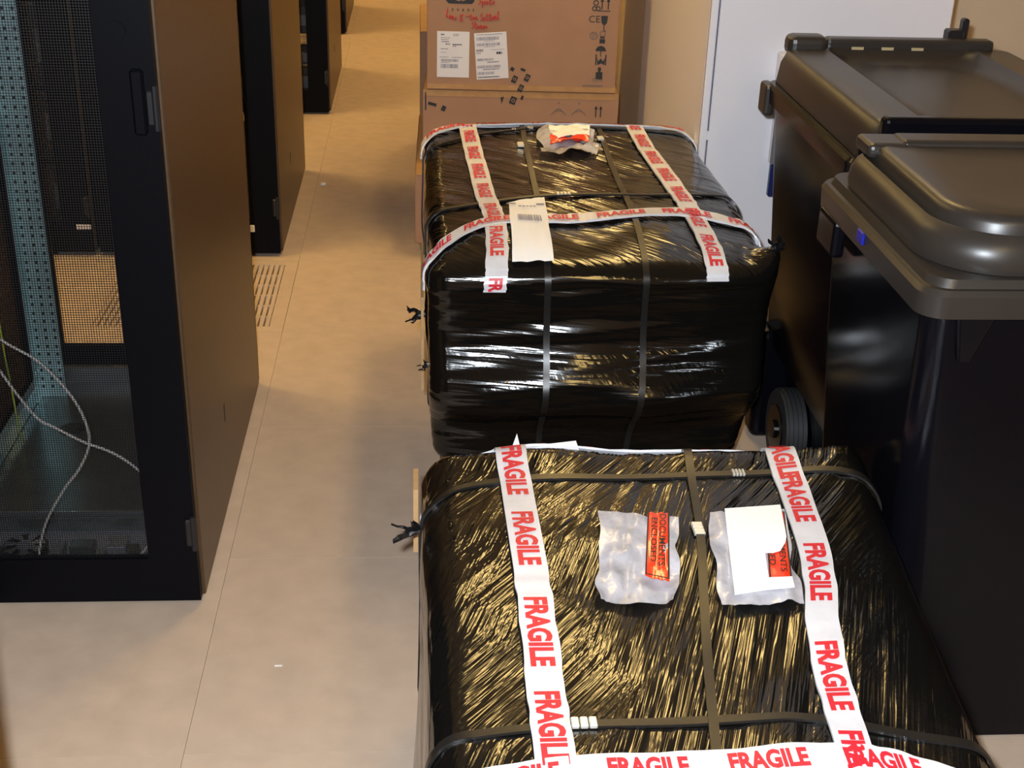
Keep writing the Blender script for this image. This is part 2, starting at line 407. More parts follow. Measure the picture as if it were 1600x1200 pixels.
def server(x0, x1, y0, y1, z0, z1, label, mt='device_black', group='equipment mounted in the racks'):
    t = thing('rack_unit', label, 'server', ((x0 + x1) / 2, y0, z0), 0, group)
    MB().box(x0, x1, y0 + .012, y1, z0, z1, bev=.002, seg=1).build('chassis', mt, t)
    f = MB().box(x0 - .012, x1 + .012, y0, y0 + .011, z0 + .001, z1 - .001, bev=.002, seg=1).build('front_bezel', mt, t)
    k = 0
    for xx in np.linspace(x0 + .03, x1 - .06, 4):
        MB().box(xx, xx + .05, y0 - .003, y0 - .0002, z0 + (z1 - z0) * .3, z1 - (z1 - z0) * .3).build('drive_bay', 'device_grey', f)
    return t
for (xr, yf, spans, where) in (
        (-0.458, 4.203, ((.07, .17), (.18, .272), (.462, .63), (.64, .80), (.82, 1.1)), 'second rack'),
        (-0.412, 6.125, ((.060, .195), (.352, .470), (.52, .80), (.81, 1.0)), 'third rack'),
        (-1.072, 4.203, ((.07, .28), (.30, .52), (.54, .80), (.82, 1.1)), 'rack seen through the nearest one')):
    names = ['lowest', 'second lowest', 'third lowest', 'fourth lowest', 'fifth lowest']
    for k, (a, c) in enumerate(spans):
        server(xr - .52, xr - .08, yf + .10, yf + (.38 if c < .3 and yf < 5 else .24 if c < .3 else .80), a, c, names[k] + ' black unit mounted in the ' + where)
tb = MB().box(-.412 - .52, -.412 - .08, 6.228, 6.38, .216, .262, bev=.003, seg=1).build('rack_shelf_unit', 'device_grey')
tag(tb, 'pale blue-grey flat unit low in the third rack', 'server')
tb2 = MB().box(-.412 - .52, -.412 - .08, 6.228, 6.38, .199, .211, bev=.002, seg=1).build('rack_shelf', 'cardboard_edge')
tag(tb2, 'thin cream shelf under the pale blue unit in the third rack', 'shelf')

# white label tags on the rack doors
tg = MB().box(-.563, -.545, 4.196, 4.1985, .088, .112, bev=.001, seg=1).build('rack_tag', 'scrap_white', rack2)
tg = MB().box(-1.125, -1.078, 4.196, 4.1985, .092, .110, bev=.001, seg=1).build('rack_tag', 'label_white', rack2b)

# loose bundle of cables in rack 2
for k, (mt_, lab) in enumerate((('cord_grey', 'grey cable hanging inside the second rack'), ('cord_white', 'white cable hanging inside the second rack'), ('device_black', 'black cable hanging inside the second rack'))):
    P = smooth_path([(-.575 + .012 * k, 4.252 + .016 * k, .46 - .03 * k), (-.562 + .008 * k, 4.25 + .016 * k, .38), (-.578 + .01 * k, 4.25 + .016 * k, .31 - .02 * k), (-.560 + .006 * k, 4.25 + .016 * k, .24), (-.568, 4.25 + .016 * k, .12)], 32)
    tag(MB().tube(P, .006, 8).build('cable', mt_, smooth=True), lab, 'cable')

# the cords in the nearest rack
P = smooth_path([(-.86, 2.32, .60), (-.781, 2.3, .534), (-.717, 2.3, .488), (-.671, 2.3, .427), (-.647, 2.3, .372), (-.641, 2.3, .316), (-.665, 2.3, .259),
                 (-.702, 2.3, .209), (-.741, 2.3, .143), (-.761, 2.3, .09), (-.772, 2.3, .05), (-.80, 2.31, .022)], 90)
tag(MB().tube(P, .0027, 8).build('power_cord', 'cord_white', smooth=True), 'thin white cord curving down to the bottom of the nearest rack', 'cord')
P = smooth_path([(-.84, 2.31, .56), (-.79, 2.3, .468), (-.762, 2.3, .414), (-.732, 2.3, .366), (-.704, 2.3, .348), (-.653, 2.3, .316), (-.606, 2.3, .295),
                 (-.571, 2.3, .27), (-.54, 2.3, .237), (-.505, 2.3, .19), (-.495, 2.3, .10), (-.50, 2.31, .02)], 90)
tag(MB().tube(P, .0027, 8).build('power_cord', 'cord_white', smooth=True), 'thin white cord crossing the nearest rack towards its right door stile', 'cord')
P = smooth_path([(-.845, 2.80, .70), (-.86, 2.82, .55), (-.853, 2.80, .45), (-.86, 2.82, .25)], 24)
P = smooth_path([(-.925, 2.72, .74), (-.918, 2.72, .66), (-.905, 2.73, .58), (-.93, 2.75, .40), (-.93, 2.78, .06)], 30)
tag(MB().tube(P, .0022, 6).build('ground_wire', 'cord_green', smooth=True), 'thin yellow-green wire hanging beside the pale mounting rail', 'wire')

# hardware lying in the cable well of the nearest rack
t = thing('equipment_tray', 'open tray of metal parts and fan at the bottom of the nearest rack', 'tray', (-.735, 2.36, .012))
MB().box(-.93, -.535, 2.275, 2.455, .0125, .018).build('tray_base', 'device_grey', t)
MB().box(-.93, -.535, 2.452, 2.458, .018, .048).box(-.93, -.535, 2.272, 2.276, .018, .030).build('tray_wall', 'pan_metal', t)
fan = MB().cyl((-.815, 2.36, .030), 'z', .045, .022, 28).build('fan', 'device_black', t)
MB().cyl((-.815, 2.36, .0425), 'z', .016, .004, 20).build('fan_hub', 'device_grey', fan)
for k in range(7):
    a = k * 2 * math.pi / 7; c, s = math.cos(a), math.sin(a)
    q = [(-.815 + .016 * c, 2.36 + .016 * s, .043), (-.815 + .041 * math.cos(a + .2), 2.36 + .041 * math.sin(a + .2), .0425),
         (-.815 + .041 * math.cos(a + .7), 2.36 + .041 * math.sin(a + .7), .045), (-.815 + .016 * math.cos(a + .5), 2.36 + .016 * math.sin(a + .5), .045)]
    mesh_obj('fan_blade', q + [(x, y, z + .001) for x, y, z in q], [(0, 1, 2, 3), (7, 6, 5, 4), (0, 4, 5, 1), (1, 5, 6, 2), (2, 6, 7, 3), (3, 7, 4, 0)], 'device_grey', fan)
for (x, y, sx, sy, h, mt_) in ((-.875, 2.33, .03, .05, .03, 'device_steel'), (-.745, 2.34, .025, .06, .03, 'device_grey'), (-.70, 2.37, .05, .03, .022, 'pan_metal'),
                               (-.655, 2.33, .02, .02, .026, 'device_steel'), (-.63, 2.38, .04, .05, .02, 'device_grey'), (-.59, 2.33, .02, .05, .03, 'pan_metal'),
                               (-.555, 2.37, .024, .022, .034, 'cord_white'), (-.68, 2.31, .012, .014, .03, 'device_steel')):
    MB().box(x - sx / 2, x + sx / 2, y - sy / 2, y + sy / 2, .018, .018 + h, bev=.002, seg=1).build('tray_part', mt_, t)
for k, pts in enumerate(([(-.68, 2.30, .02), (-.672, 2.29, .04), (-.66, 2.285, .02)], [(-.62, 2.33, .035), (-.595, 2.30, .052), (-.575, 2.285, .03)], [(-.552, 2.36, .055), (-.565, 2.32, .05), (-.60, 2.285, .025)])):
    MB().tube(smooth_path(pts, 16), .0025, 6).build('jumper_wire', 'cord_white', t, smooth=True)

# ------------------------------------------------------------------ white metal cabinet
cx0, cx1, cy0, cy1 = 0.755, 1.394, 3.444, 4.462
t = thing('metal_cabinet', 'tall white metal cabinet behind the wheeled bins', 'cabinet', ((cx0 + cx1) / 2, cy0, 0))
MB().box(cx0 + .02, cx1 - .02, cy0 + .03, cy1 - .02, 0, .028).build('plinth', 'device_black', t)
MB().box(cx0, cx1, cy0 + .006, cy1 - .004, .020, 2.0, bev=.004, seg=1).build('carcass', 'cabinet_paint', t)
MB().box(cx1 + .001 - .64, cx1 - .02, cy0 + .0035, cy0 + .0055, .03, 1.98).build('gap_shade', 'cabinet_gap', t)  # shade in the door gap, put in as a dark blue sheet
MB().box(cx0, cx0 + .019, cy0 - .012, cy0 + .003, .020, 1.995, bev=.003, seg=1).build('door_frame', 'cabinet_paint', t)
door = MB().box(cx0 + .023, cx1, cy0 - .012, cy0 + .003, .020, 1.995, bev=.003, seg=1).build('door', 'cabinet_paint', t)
for z in (.22, .637, 1.75):
    MB().box(cx0 + .017, cx0 + .026, cy0 - .014, cy0 - .010, z - .012, z + .012).build('hinge', 'cabinet_paint', door)
hd = MB().box(.940, .985, cy0 - .075, cy0 - .012, .79, .865, bev=.004, seg=1).build('lock_box', 'cabinet_paint', door)
MB().box(.947, .962, cy0 - .040, cy0 - .012, .565, .76, bev=.004, seg=1).build('lever', 'lock_metal', door)
MB().box(.953, .985, cy0 - .034, cy0 - .012, .472, .67, bev=.004, seg=1).build('blue_strip', 'blue_sticker', door)
MB().box(cx1 - .03, cx1 - .004, cy0 - .02, cy0 - .012, 1.2, 1.3, bev=.002, seg=1).build('label_holder', 'cabinet_paint', door)
MB().box(.905, .936, cy0 - .0128, cy0 - .0122, .7275, .729).build('pencil_mark', 'print_grey', door)

# ------------------------------------------------------------------ cardboard boxes
def carton(name, label, loc, rz, W_, D_, H_, seam=True):
    t = thing(name, label, 'box', loc, rz, None)
    ORG[t] = np.zeros(3)                                   # parts in the box's own frame
    MB().box(0, W_, 0, D_, 0, H_, bev=.004, seg=2).build('carton', 'cardboard', t)
    if seam:
        MB().box(W_ * .0 + .004, W_ - .004, -.0012, D_ + .0012, H_ - .0005, H_ + .0006).build('flap_tape', 'box_tape', t)
    return t
t = thing('dolly', 'low dolly with green casters under the stacked cardboard boxes', 'dolly', (.3, 4.22, 0))
MB().box(0.00, .61, 4.22, 5.02, .036, .050, bev=.003, seg=1).build('deck', 'wood', t)
for x in (.015, .59):
    for y in (4.235, 4.98):
        MB().cyl((x, y, .018), 'x', .018, .016, 16).box(x - .011, x + .011, y - .012, y + .012, .020, .036).build('caster', 'caster_green', t)
carton('cardboard_box', 'bottom cardboard box of the stack, resting on the dolly', (-.014, 4.200, .0505), -.018, .635, .80, .240)
bx2 = carton('cardboard_box', 'flat cardboard box in the middle of the stack, under the printed box', (.012, 4.335, .2915), -.045, .652, .66, .248)
bx3 = carton('cardboard_box', 'large cardboard box on top of the stack with two white labels and red handwriting', (.026, 4.330, .5415), -.045, .622, .66, .62)
carton('cardboard_box', 'tall plain cardboard box standing behind the stack', (.004, 5.09, 0), 0, .60, .60, .585)

def flat(mb, poly, y=-.0012, th=.0008):
    """a flat printed shape on the front of a box: poly in (x,z)"""
    n = len(poly); V = [(x, y, z) for x, z in poly] + [(x, y + th, z) for x, z in poly]
    F = [tuple(range(n)), tuple(range(2 * n - 1, n - 1, -1))] + [(i, i + n, (i + 1) % n + n, (i + 1) % n) for i in range(n)]
    return mb.add(V, F)
def rect(x0, x1, z0, z1): return [(x0, z0), (x1, z0), (x1, z1), (x0, z1)]
def rot(poly, c, a):
    a = math.radians(a); return [(c[0] + (x - c[0]) * math.cos(a) - (z - c[1]) * math.sin(a), c[1] + (x - c[0]) * math.sin(a) + (z - c[1]) * math.cos(a)) for x, z in poly]
def disc(cx, cz, r, n=24, a0=0, a1=360): return [(cx + r * math.cos(math.radians(a0 + (a1 - a0) * k / n)), cz + r * math.sin(math.radians(a0 + (a1 - a0) * k / n))) for k in range(n + (a1 - a0 < 360))]
def ring(mb, cx, cz, r, wd, a0=0, a1=360, n=24, y=-.0012):
    for k in range(n):
        b0, b1 = math.radians(a0 + (a1 - a0) * k / n), math.radians(a0 + (a1 - a0) * (k + 1) / n)
        flat(mb, [(cx + (r - wd) * math.cos(b0), cz + (r - wd) * math.sin(b0)), (cx + r * math.cos(b0), cz + r * math.sin(b0)),
                  (cx + r * math.cos(b1), cz + r * math.sin(b1)), (cx + (r - wd) * math.cos(b1), cz + (r - wd) * math.sin(b1))], y)
    return mb
def text_flat(mb, s, x0, x1, z0, z1, rotc=None, ang=0, y=-.0014, **kw):
    uv, F = text_mesh(s, **kw)
    P = [(x0 + (x1 - x0) * u, z0 + (z1 - z0) * v_) for u, v_ in uv]
    if rotc is not None: P = rot(P, rotc, ang)
    return mb.add([(x, y, z) for x, z in P], F)

# print on the top box (box frame: x 0..0.622, z 0..0.62)
lg = MB()                      # dark rounded emblem with a light disc and letters
flat(lg, [(.062 + .008, .278), (.152 - .008, .278), (.152, .286), (.152, .36), (.144, .368), (.070, .368), (.062, .360), (.062, .286)])
em = lg.build('emblem', 'print_black', bx3)
dm = MB(); flat(dm, disc(.107, .323, .037, 32), y=-.0022); dd = dm.build('emblem_disc', 'cardboard', em)
tm = MB(); text_flat(tm, 'hp', .090, .126, .280, .354, y=-.0034, shear=.25, offset=.01); tm.build('lettering', 'print_black', em)
tm = MB(); text_flat(tm, 'invent', .066, .152, .254, .266, space=2.6, offset=.02); tm.build('lettering', 'print_black', bx3)
def scribble(name, pts_list, r=.0016):
    mb = MB()
    for pts in pts_list: mb.tube(np.array([(x, -.0015, z) for x, z in smooth_path(pts, 8 * len(pts))]), r, 5)
    return mb.build(name, 'marker_red', bx3, smooth=True)
# hand-written red marker: short word beside the emblem, then two lines
S = []
def word(x, z, wd, h, kinds, slope=0.0):
    """joined-up strokes: a = arch, l = tall loop, o = round, t = crossed tall, - = dash, s = s-curve, C = big s"""
    n = len(kinds); step = wd / n
    for i, k in enumerate(kinds):
        a = x + i * step; zz = z + slope * (a - x)
        if k == 'a': S.append([(a, zz), (a + .25 * step, zz + h * .5), (a + .5 * step, zz + h * .5), (a + .6 * step, zz), (a + step, zz + h * .15)])
        if k == 'o': S.append([(a + .7 * step, zz + h * .45), (a + .2 * step, zz + h * .4), (a + .15 * step, zz + .05 * h), (a + .6 * step, zz), (a + .75 * step, zz + .4 * h), (a + step, zz + .2 * h)])
        if k == 'l': S.append([(a, zz + .1 * h), (a + .6 * step, zz + h), (a + .35 * step, zz + h), (a + .35 * step, zz + .1 * h), (a + step, zz + .1 * h)])
        if k == 't': S.append([(a + .4 * step, zz + h), (a + .4 * step, zz), (a + step, zz + .1 * h)]); S.append([(a, zz + .65 * h), (a + step, zz + .7 * h)])
        if k == '-': S.append([(a, zz + .4 * h), (a + step, zz + .45 * h)])
        if k == 's': S.append([(a + .7 * step, zz + .5 * h), (a + .2 * step, zz + .4 * h), (a + .7 * step, zz + .2 * h), (a + .1 * step, zz)])
        if k == 'C': S.append([(a + .9 * step, zz + h), (a + .1 * step, zz + .8 * h), (a + .8 * step, zz + .4 * h), (a, zz)])
        if k == '8': S.append([(a + .8 * step, zz + h), (a + .2 * step, zz + .8 * h), (a + .8 * step, zz + .2 * h), (a + .3 * step, zz), (a + .2 * step, zz + .3 * h), (a + .9 * step, zz + h)])
        if k == 'p': S.append([(a + .2 * step, zz + .5 * h), (a + .2 * step, zz - .5 * h)]); S.append([(a + .2 * step, zz + .4 * h), (a + .8 * step, zz + .45 * h), (a + .7 * step, zz), (a + .2 * step, zz)])
word(.165, .278, .055, .020, 'Cpots', .02)
word(.062, .234, .036, .022, 'loas', -.35)
word(.104, .222, .014, .022, '8')
word(.124, .232, .014, .018, '-')
word(.137, .229, .028, .018, 'toa', .0)
word(.172, .226, .062, .022, 'Cottoal', .12)
word(.145, .201, .052, .020, 'Ctoaos', .0)
scribble('handwriting', S)

def paper_label(x0, x1, z0, z1, ang, rows):
    c = ((x0 + x1) / 2, (z0 + z1) / 2)
    lb = MB(); flat(lb, rot(rect(x0, x1, z0, z1), c, ang), -.0014, .0012); lab = lb.build('shipping_label', 'label_white', bx3)
    for (u0, u1, v0, v1, kind) in rows:
        pm = MB(); a0, a1 = x0 + (x1 - x0) * u0, x0 + (x1 - x0) * u1; b0, b1 = z1 - (z1 - z0) * v1, z1 - (z1 - z0) * v0
        if kind == 'bar':
            xx = a0
            while xx < a1:
                ww = random.choice((.0006, .0012, .0018)); flat(pm, rot(rect(xx, min(a1, xx + ww), b0, b1), c, ang), -.0018, .0003); xx += ww + random.choice((.0006, .0010, .0016))
        else:
            xx = a0
            while xx < a1:
                ww = random.uniform(.002, .007); flat(pm, rot(rect(xx, min(a1, xx + ww), b0, b1), c, ang), -.0018, .0003); xx += ww + .0012
        pm.build('barcode' if kind == 'bar' else 'print_line', 'barcode_grey' if kind != 'dark' else 'print_black', lab)
paper_label(.033, .138, .042, .190, 0, [
    (.12, .22, .055, .085, 'dark'), (.50, .68, .05, .065, 't'), (.50, .66, .08, .095, 't'), (.12, .40, .13, .145, 't'), (.12, .36, .17, .185, 't'), (.14, .36, .21, .235, 't'),
    (.26, .40, .26, .29, 't'), (.48, .76, .27, .295, 'dark'), (.12, .34, .37, .39, 't'), (.48, .60, .31, .33, 't'), (.12, .30, .45, .46, 't'), (.08, .36, .55, .565, 't'), (.46, .80, .555, .57, 't'),
    (.12, .66, .60, .66, 'bar'), (.12, .66, .71, .80, 'bar'), (.12, .40, .67, .68, 't')])
paper_label(.158, .263, .040, .190, 4.5, [
    (.08, .88, .03, .045, 't'), (.06, .76, .09, .16, 'bar'), (.3, .6, .175, .185, 't'), (.06, .78, .22, .28, 'bar'), (.3, .62, .295, .305, 't'), (.04, .26, .35, .40, 't'), (.5, .92, .365, .375, 't'),
    (.04, .18, .42, .44, 't'), (.66, .84, .42, .47, 'dark'), (.04, .56, .55, .60, 'bar'), (.36, .72, .62, .645, 't'), (.04, .76, .70, .76, 'bar'), (.22, .72, .775, .80, 't'), (.04, .56, .84, .90, 'bar'), (.04, .72, .945, .965, 'dark')])

# handling marks down the right edge
def _up(mb, dz): mb.V = [(x, y, z + dz) for x, y, z in mb.V]
ic = MB(); xq = .573
for dx in (-.010, .010):
    flat(ic, rect(xq + dx - .0018, xq + dx + .0018, .268, .300)); flat(ic, [(xq + dx - .006, .292), (xq + dx + .006, .292), (xq + dx, .304)])
flat(ic, rect(xq - .018, xq + .018, .262, .2645)); _up(ic, .004); ic.build('arrow_mark', 'print_black', bx3)
ic = MB(); flat(ic, [(xq - .011, .248), (xq + .011, .248), (xq + .009, .226), (xq + .003, .219), (xq - .003, .219), (xq - .009, .226)]); flat(ic, rect(xq - .0015, xq + .0015, .200, .219)); flat(ic, rect(xq - .007, xq + .007, .198, .2005))
_up(ic, 0.004); ic.build('glass_mark', 'print_black', bx3)
ic = MB(); ring(ic, xq - .003, .185, .010, .003); _up(ic, .010); ic.build('round_mark', 'print_grey', bx3)
ic = MB(); flat(ic, rect(xq - .012, xq + .006, .146, .160)); flat(ic, rect(xq - .010, xq + .004, .162, .170)); _up(ic, 0.018); ic.build('stacking_mark', 'print_black', bx3)
ic = MB(); flat(ic, disc(xq - .006, .121, .017, 14, 0, 180)); flat(ic, rect(xq - .0073, xq - .0047, .104, .121)); _up(ic, 0.018); ic.build('umbrella_mark', 'print_black', bx3)
ic = MB()
for dx in (-.022, .010): flat(ic, rect(xq + dx, xq + dx + .004, .064, .098))
flat(ic, [(xq - .018, .088), (xq - .012, .076), (xq - .004, .086), (xq + .003, .076), (xq + .010, .088), (xq + .008, .064), (xq - .002, .070), (xq - .014, .064)]); _up(ic, 0.03); ic.build('clamp_mark', 'print_black', bx3)
ic = MB(); flat(ic, rect(xq - .018, xq + .004, .028, .052)); flat(ic, rect(xq - .011, xq - .003, .052, .058)); flat(ic, disc(xq - .007, .062, .006, 12)); _up(ic, 0.019); ic.build('weight_mark', 'print_black', bx3)
ic = MB(); 
for k in range(6): flat(ic, rect(xq - .030 + k * .0065, xq - .0255 + k * .0065, .048, .051)); flat(ic, rect(xq - .030 + k * .0065, xq - .026 + k * .0065, .041, .044))
for k in range(9): flat(ic, rect(xq - .060 + k * .0075, xq - .055 + k * .0075, .022, .028))
ic.build('small_print', 'print_grey', bx3)
ic = MB(); text_flat(ic, 'CE', xq - .050, xq - .014, .230, .252, offset=.0); ic.build('lettering', 'print_black', bx3)
ic = MB(); ring(ic, xq - .032, .188, .013, .003); flat(ic, rect(xq - .036, xq - .034, .180, .196)); ring(ic, xq - .032, .191, .005, .002, -90, 90, 10); ic.build('round_mark', 'print_grey', bx3)
ic = MB(); ring(ic, xq - .030, .292, .009, .003); ring(ic, xq - .034, .274, .008, .003); ring(ic, xq - .022, .274, .008, .003); ic.build('recycling_mark', 'print_black', bx3)
tp = MB().box(.002, .622, -.0011, .0, .004, .020).build('bottom_tape', 'box_tape', bx3)
mk = MB(); flat(mk, rot(rect(.225, .245, .300, .312), (.235, .3), 10)); mk.build('torn_mark', 'print_black', bx3)
# printed packing tape: small black squares with a pale sign
for (x, z, a) in ((.2885, .041, -25), (.330, .047, -25), (.310, .012, -25)):
    q = MB(); flat(q, rot(rect(x - .008, x + .008, z - .013, z + .011), (x, z), a)); sq = q.build('tape_print', 'print_black', bx3)
    q = MB(); ring(q, x, z, .005, .0018, y=-.0020, n=12); q.build('tape_print_sign', 'cardboard', sq)
q = MB(); flat(q, rot(rect(.272, .284, .068, .080), (.278, .07), -30)); flat(q, rot(rect(.306, .322, .070, .078), (.31, .07), -20)); q.build('tape_print', 'print_black', bx3)
# print on the flat box (x 0..0.652, z 0..0.248)
q = MB(); flat(q, rot(rect(.018, .046, .196, .206), (.03, .2), -15)); flat(q, rot(rect(.064, .078, .178, .196), (.07, .19), -25)); flat(q, rect(.008, .012, .18, .24)); q.build('tape_print', 'print_black', bx2)
q = MB(); flat(q, rot(rect(.290, .310, .206, .232), (.30, .22), -20)); sq = q.build('tape_print', 'print_black', bx2)
q = MB(); ring(q, .300, .219, .006, .002, y=-.0020, n=12); q.build('tape_print_sign', 'cardboard', sq)
q = MB(); flat(q, [(.258, .228), (.270, .232), (.262, .206)]); flat(q, rot(rect(.326, .334, .222, .236), (.33, .23), -20)); q.build('tape_print', 'print_black', bx2)
for x in (.452, .520):
    q = MB(); ring(q, x, .165, .026, .0025, 20, 160, 16); ring(q, x, .185, .012, .002, 0, 180, 12); flat(q, disc(x, .214, .003, 8)); q.build('round_mark', 'print_grey', bx2)
q = MB()
for dx in (-.008, .008): flat(q, rect(.585 + dx - .0018, .585 + dx + .0018, .17, .205)); flat(q, [(.585 + dx - .006, .197), (.585 + dx + .006, .197), (.585 + dx, .208)])
q.build('arrow_mark', 'print_black', bx2)
MB().box(.004, .648, -.0012, .0, .228, .2475).build('edge_tape', 'box_tape', bx2)

# ------------------------------------------------------------------ wrapped pallets
def hash2(i, j, s):
    n = (i * 374761393 + j * 668265263 + s * 974711) & 0x7fffffff
    n = ((n ^ (n >> 13)) * 1274126177) & 0x7fffffff
    return ((n ^ (n >> 16)) & 0xffff) / 65535.0
def vnoise(u, v_, s):
    u = np.asarray(u, float); v_ = np.asarray(v_, float)
    i = np.floor(u).astype(np.int64); j = np.floor(v_).astype(np.int64); fu = u - i; fv = v_ - j
    fu = fu * fu * (3 - 2 * fu); fv = fv * fv * (3 - 2 * fv)
    a = hash2(i, j, s); b2 = hash2(i + 1, j, s); c = hash2(i, j + 1, s); d2 = hash2(i + 1, j + 1, s)
    return (a * (1 - fu) + b2 * fu) * (1 - fv) + (c * (1 - fu) + d2 * fu) * fv - 0.5
def streak(u, v_, ang, along, across, s):
    a = math.radians(ang); p = u * math.cos(a) + v_ * math.sin(a); q = -u * math.sin(a) + v_ * math.cos(a)
    return vnoise(p / along + 50, q / across + 50, s) + 0.5 * vnoise(p / along * 1.7 + 9, q / across * 2.1 + 31, s + 5)

class Package:
    def __init__(s, lo, hi, r, warp, top_ang, seed, film):
        s.lo, s.hi, s.r, s.warp, s.top_ang, s.seed, s.film = np.array(lo), np.array(hi), r, warp, top_ang, seed, film
    def deform(s, P, off=0.0, disp=None):
        P = np.atleast_2d(np.array(P, float)); r = s.r
        inner = np.clip(P, s.lo + r, s.hi - r); D = P - inner; ln = np.linalg.norm(D, axis=1); ln[ln == 0] = 1
        n = D / ln[:, None]; Q = inner + n * (r + np.asarray(off).reshape(-1, 1) if np.ndim(off) else inner * 0 + n * 0 + 0) if False else inner + n * (r + (np.asarray(off).reshape(-1, 1) if np.ndim(off) else off))
        if disp is not None: Q = Q + n * disp(Q, n)[:, None]
        return s.warp(Q)
    def wrinkle(s, Q, n):
        x, y, z = Q.T; k = s.seed; w_ = n * n
        mask = np.clip((vnoise(x * 4 + 3, y * 4 + 8, k + 77) + 0.12) * 4, 0, 1)
        top = (1 - mask) * streak(x, y, s.top_ang[0], .22, .022, k) + mask * streak(x, y, s.top_ang[1], .22, .022, k + 20)
        front = 2.3 * streak(x, z, 4, .30, .020, k + 40); side = streak(y, z, -3, .30, .022, k + 60)
        fine = .0034 * (w_[:, 2] * top + w_[:, 1] * front + w_[:, 0] * side)
        big = .014 * (w_[:, 2] * (vnoise(x * 6, y * 6, k + 1)) + w_[:, 1] * vnoise(x * 6, z * 7, k + 2) + w_[:, 0] * vnoise(y * 6, z * 7, k + 3))
        return fine + big
    def build_film(s, root, step=.0068):
        lo, hi = s.lo, s.hi; n = np.maximum(2, np.ceil((hi - lo) / step).astype(int))
        ax = [np.linspace(lo[i], hi[i], n[i] + 1) for i in range(3)]
        idx = {}; V = []; F = []
        def vid(i, j, k):
            key = (i, j, k); q = idx.get(key)
            if q is None: q = idx[key] = len(V); V.append((ax[0][i], ax[1][j], ax[2][k]))
            return q
        for i in range(n[0]):
            for j in range(n[1]):
                F.append((vid(i, j, n[2]), vid(i + 1, j, n[2]), vid(i + 1, j + 1, n[2]), vid(i, j + 1, n[2])))
        for i in range(n[0]):
            for k in range(n[2]):
                F.append((vid(i, 0, k), vid(i + 1, 0, k), vid(i + 1, 0, k + 1), vid(i, 0, k + 1)))
                F.append((vid(i + 1, n[1], k), vid(i, n[1], k), vid(i, n[1], k + 1), vid(i + 1, n[1], k + 1)))
        for j in range(n[1]):
            for k in range(n[2]):
                F.append((vid(0, j + 1, k), vid(0, j, k), vid(0, j, k + 1), vid(0, j + 1, k + 1)))
                F.append((vid(n[0], j, k), vid(n[0], j + 1, k), vid(n[0], j + 1, k + 1), vid(n[0], j, k + 1)))
        return mesh_obj('stretch_film', s.deform(V, 0.0, s.wrinkle), F, s.film, root, smooth=True)
    def low(s, P):                      # the slow swell that tape and straps follow
        P = np.atleast_2d(P); inner = np.clip(P, s.lo + s.r, s.hi - s.r); D = P - inner; ln = np.linalg.norm(D, axis=1); ln[ln == 0] = 1
        n = D / ln[:, None]; x, y, z = P.T; w_ = n * n; k = s.seed
        return .014 * (w_[:, 2] * (vnoise(x * 6, y * 6, k + 1)) + w_[:, 1] * vnoise(x * 6, z * 7, k + 2) + w_[:, 0] * vnoise(y * 6, z * 7, k + 3))
    def on(s, P, off): P = np.atleast_2d(np.array(P, float)); return s.deform(P, s.low(P) + off)
    def ribbon(s, name, path, lat, width, off, mt, root, n=90, th=.0012, jit=0.0):
        C = smooth_path(path, n) if len(path) > 2 else np.linspace(path[0], path[1], n)
        lat = np.array(lat, float); V = []; F = []
        us = [-.5, -.5, -.25, 0, .25, .5, .5]; os_ = [off - .004] + [off] * 5 + [off - .004]
        j1 = jit * (vnoise(np.arange(len(C)) * .35, np.zeros(len(C)), s.seed + 91)); jo = jit * .6 * vnoise(np.arange(len(C)) * .5, np.ones(len(C)) * 7, s.seed + 93)
        for u, o_ in zip(us, os_):
            V.append(s.on(C + lat * width * u + (lat * j1[:, None]), 0 * C[:, 0] + o_ + (jo if o_ == off else 0)))
        V = np.array(V); m_, k_ = V.shape[:2]; V = V.reshape(-1, 3)
        for a in range(m_ - 1):
            for b2 in range(k_ - 1): F.append((a * k_ + b2, (a + 1) * k_ + b2, (a + 1) * k_ + b2 + 1, a * k_ + b2 + 1))
        o = mesh_obj(name, V, F, mt, root, smooth=False); auto_smooth(o, 40); return o, C
    def letters(s, C, lat, s_list, length, height, off, parent, flip=1, shift=0.0, text='FRAGILE'):
        """words along the centre line C, starting at arc lengths s_list"""
        L_ = np.r_[0, np.cumsum(np.linalg.norm(np.diff(C, axis=0), axis=1))]
        uv, F = text_mesh(text, offset=.045, cuts=9); lat = np.array(lat, float)
        for s0 in s_list:
            sv = s0 + uv[:, 0] * length
            if s0 < 0 or s0 + length > L_[-1]:
                keep = (sv >= 0) & (sv <= L_[-1])
            else: keep = np.ones(len(sv), bool)
            FF = [f for f in F if all(keep[i] for i in f)]
            if not FF: continue
            svc = np.clip(sv, 0, L_[-1])
            c = np.stack([np.interp(svc, L_, C[:, i]) for i in range(3)], 1)
            P = c + lat * ((uv[:, 1] - .5) * height * flip + shift)[:, None]
            mesh_obj('lettering', s.on(P, off), FF, 'tape_red', parent)
    def patch(s, name, corners, off, mt, root, n=14, crumple=0.0, seed=0, edge=0.0):
        """a sheet lying on the top, corners = four (x, y) round the outline, bilinear"""
        c = np.array(corners, float); g = np.linspace(0, 1, n + 1); U, W = np.meshgrid(g, g, indexing='ij')
        if edge:
            ee = edge * vnoise(U * 5 + seed, W * 5 + 3, seed); e2 = edge * vnoise(U * 5 + 11, W * 5 + seed, seed + 3)
        else: ee = e2 = 0
        P = (1 - U)[..., None] * (1 - W)[..., None] * c[0] + U[..., None] * (1 - W)[..., None] * c[1] + U[..., None] * W[..., None] * c[2] + (1 - U)[..., None] * W[..., None] * c[3]
        X = P[..., 0] + ee; Y = P[..., 1] + e2
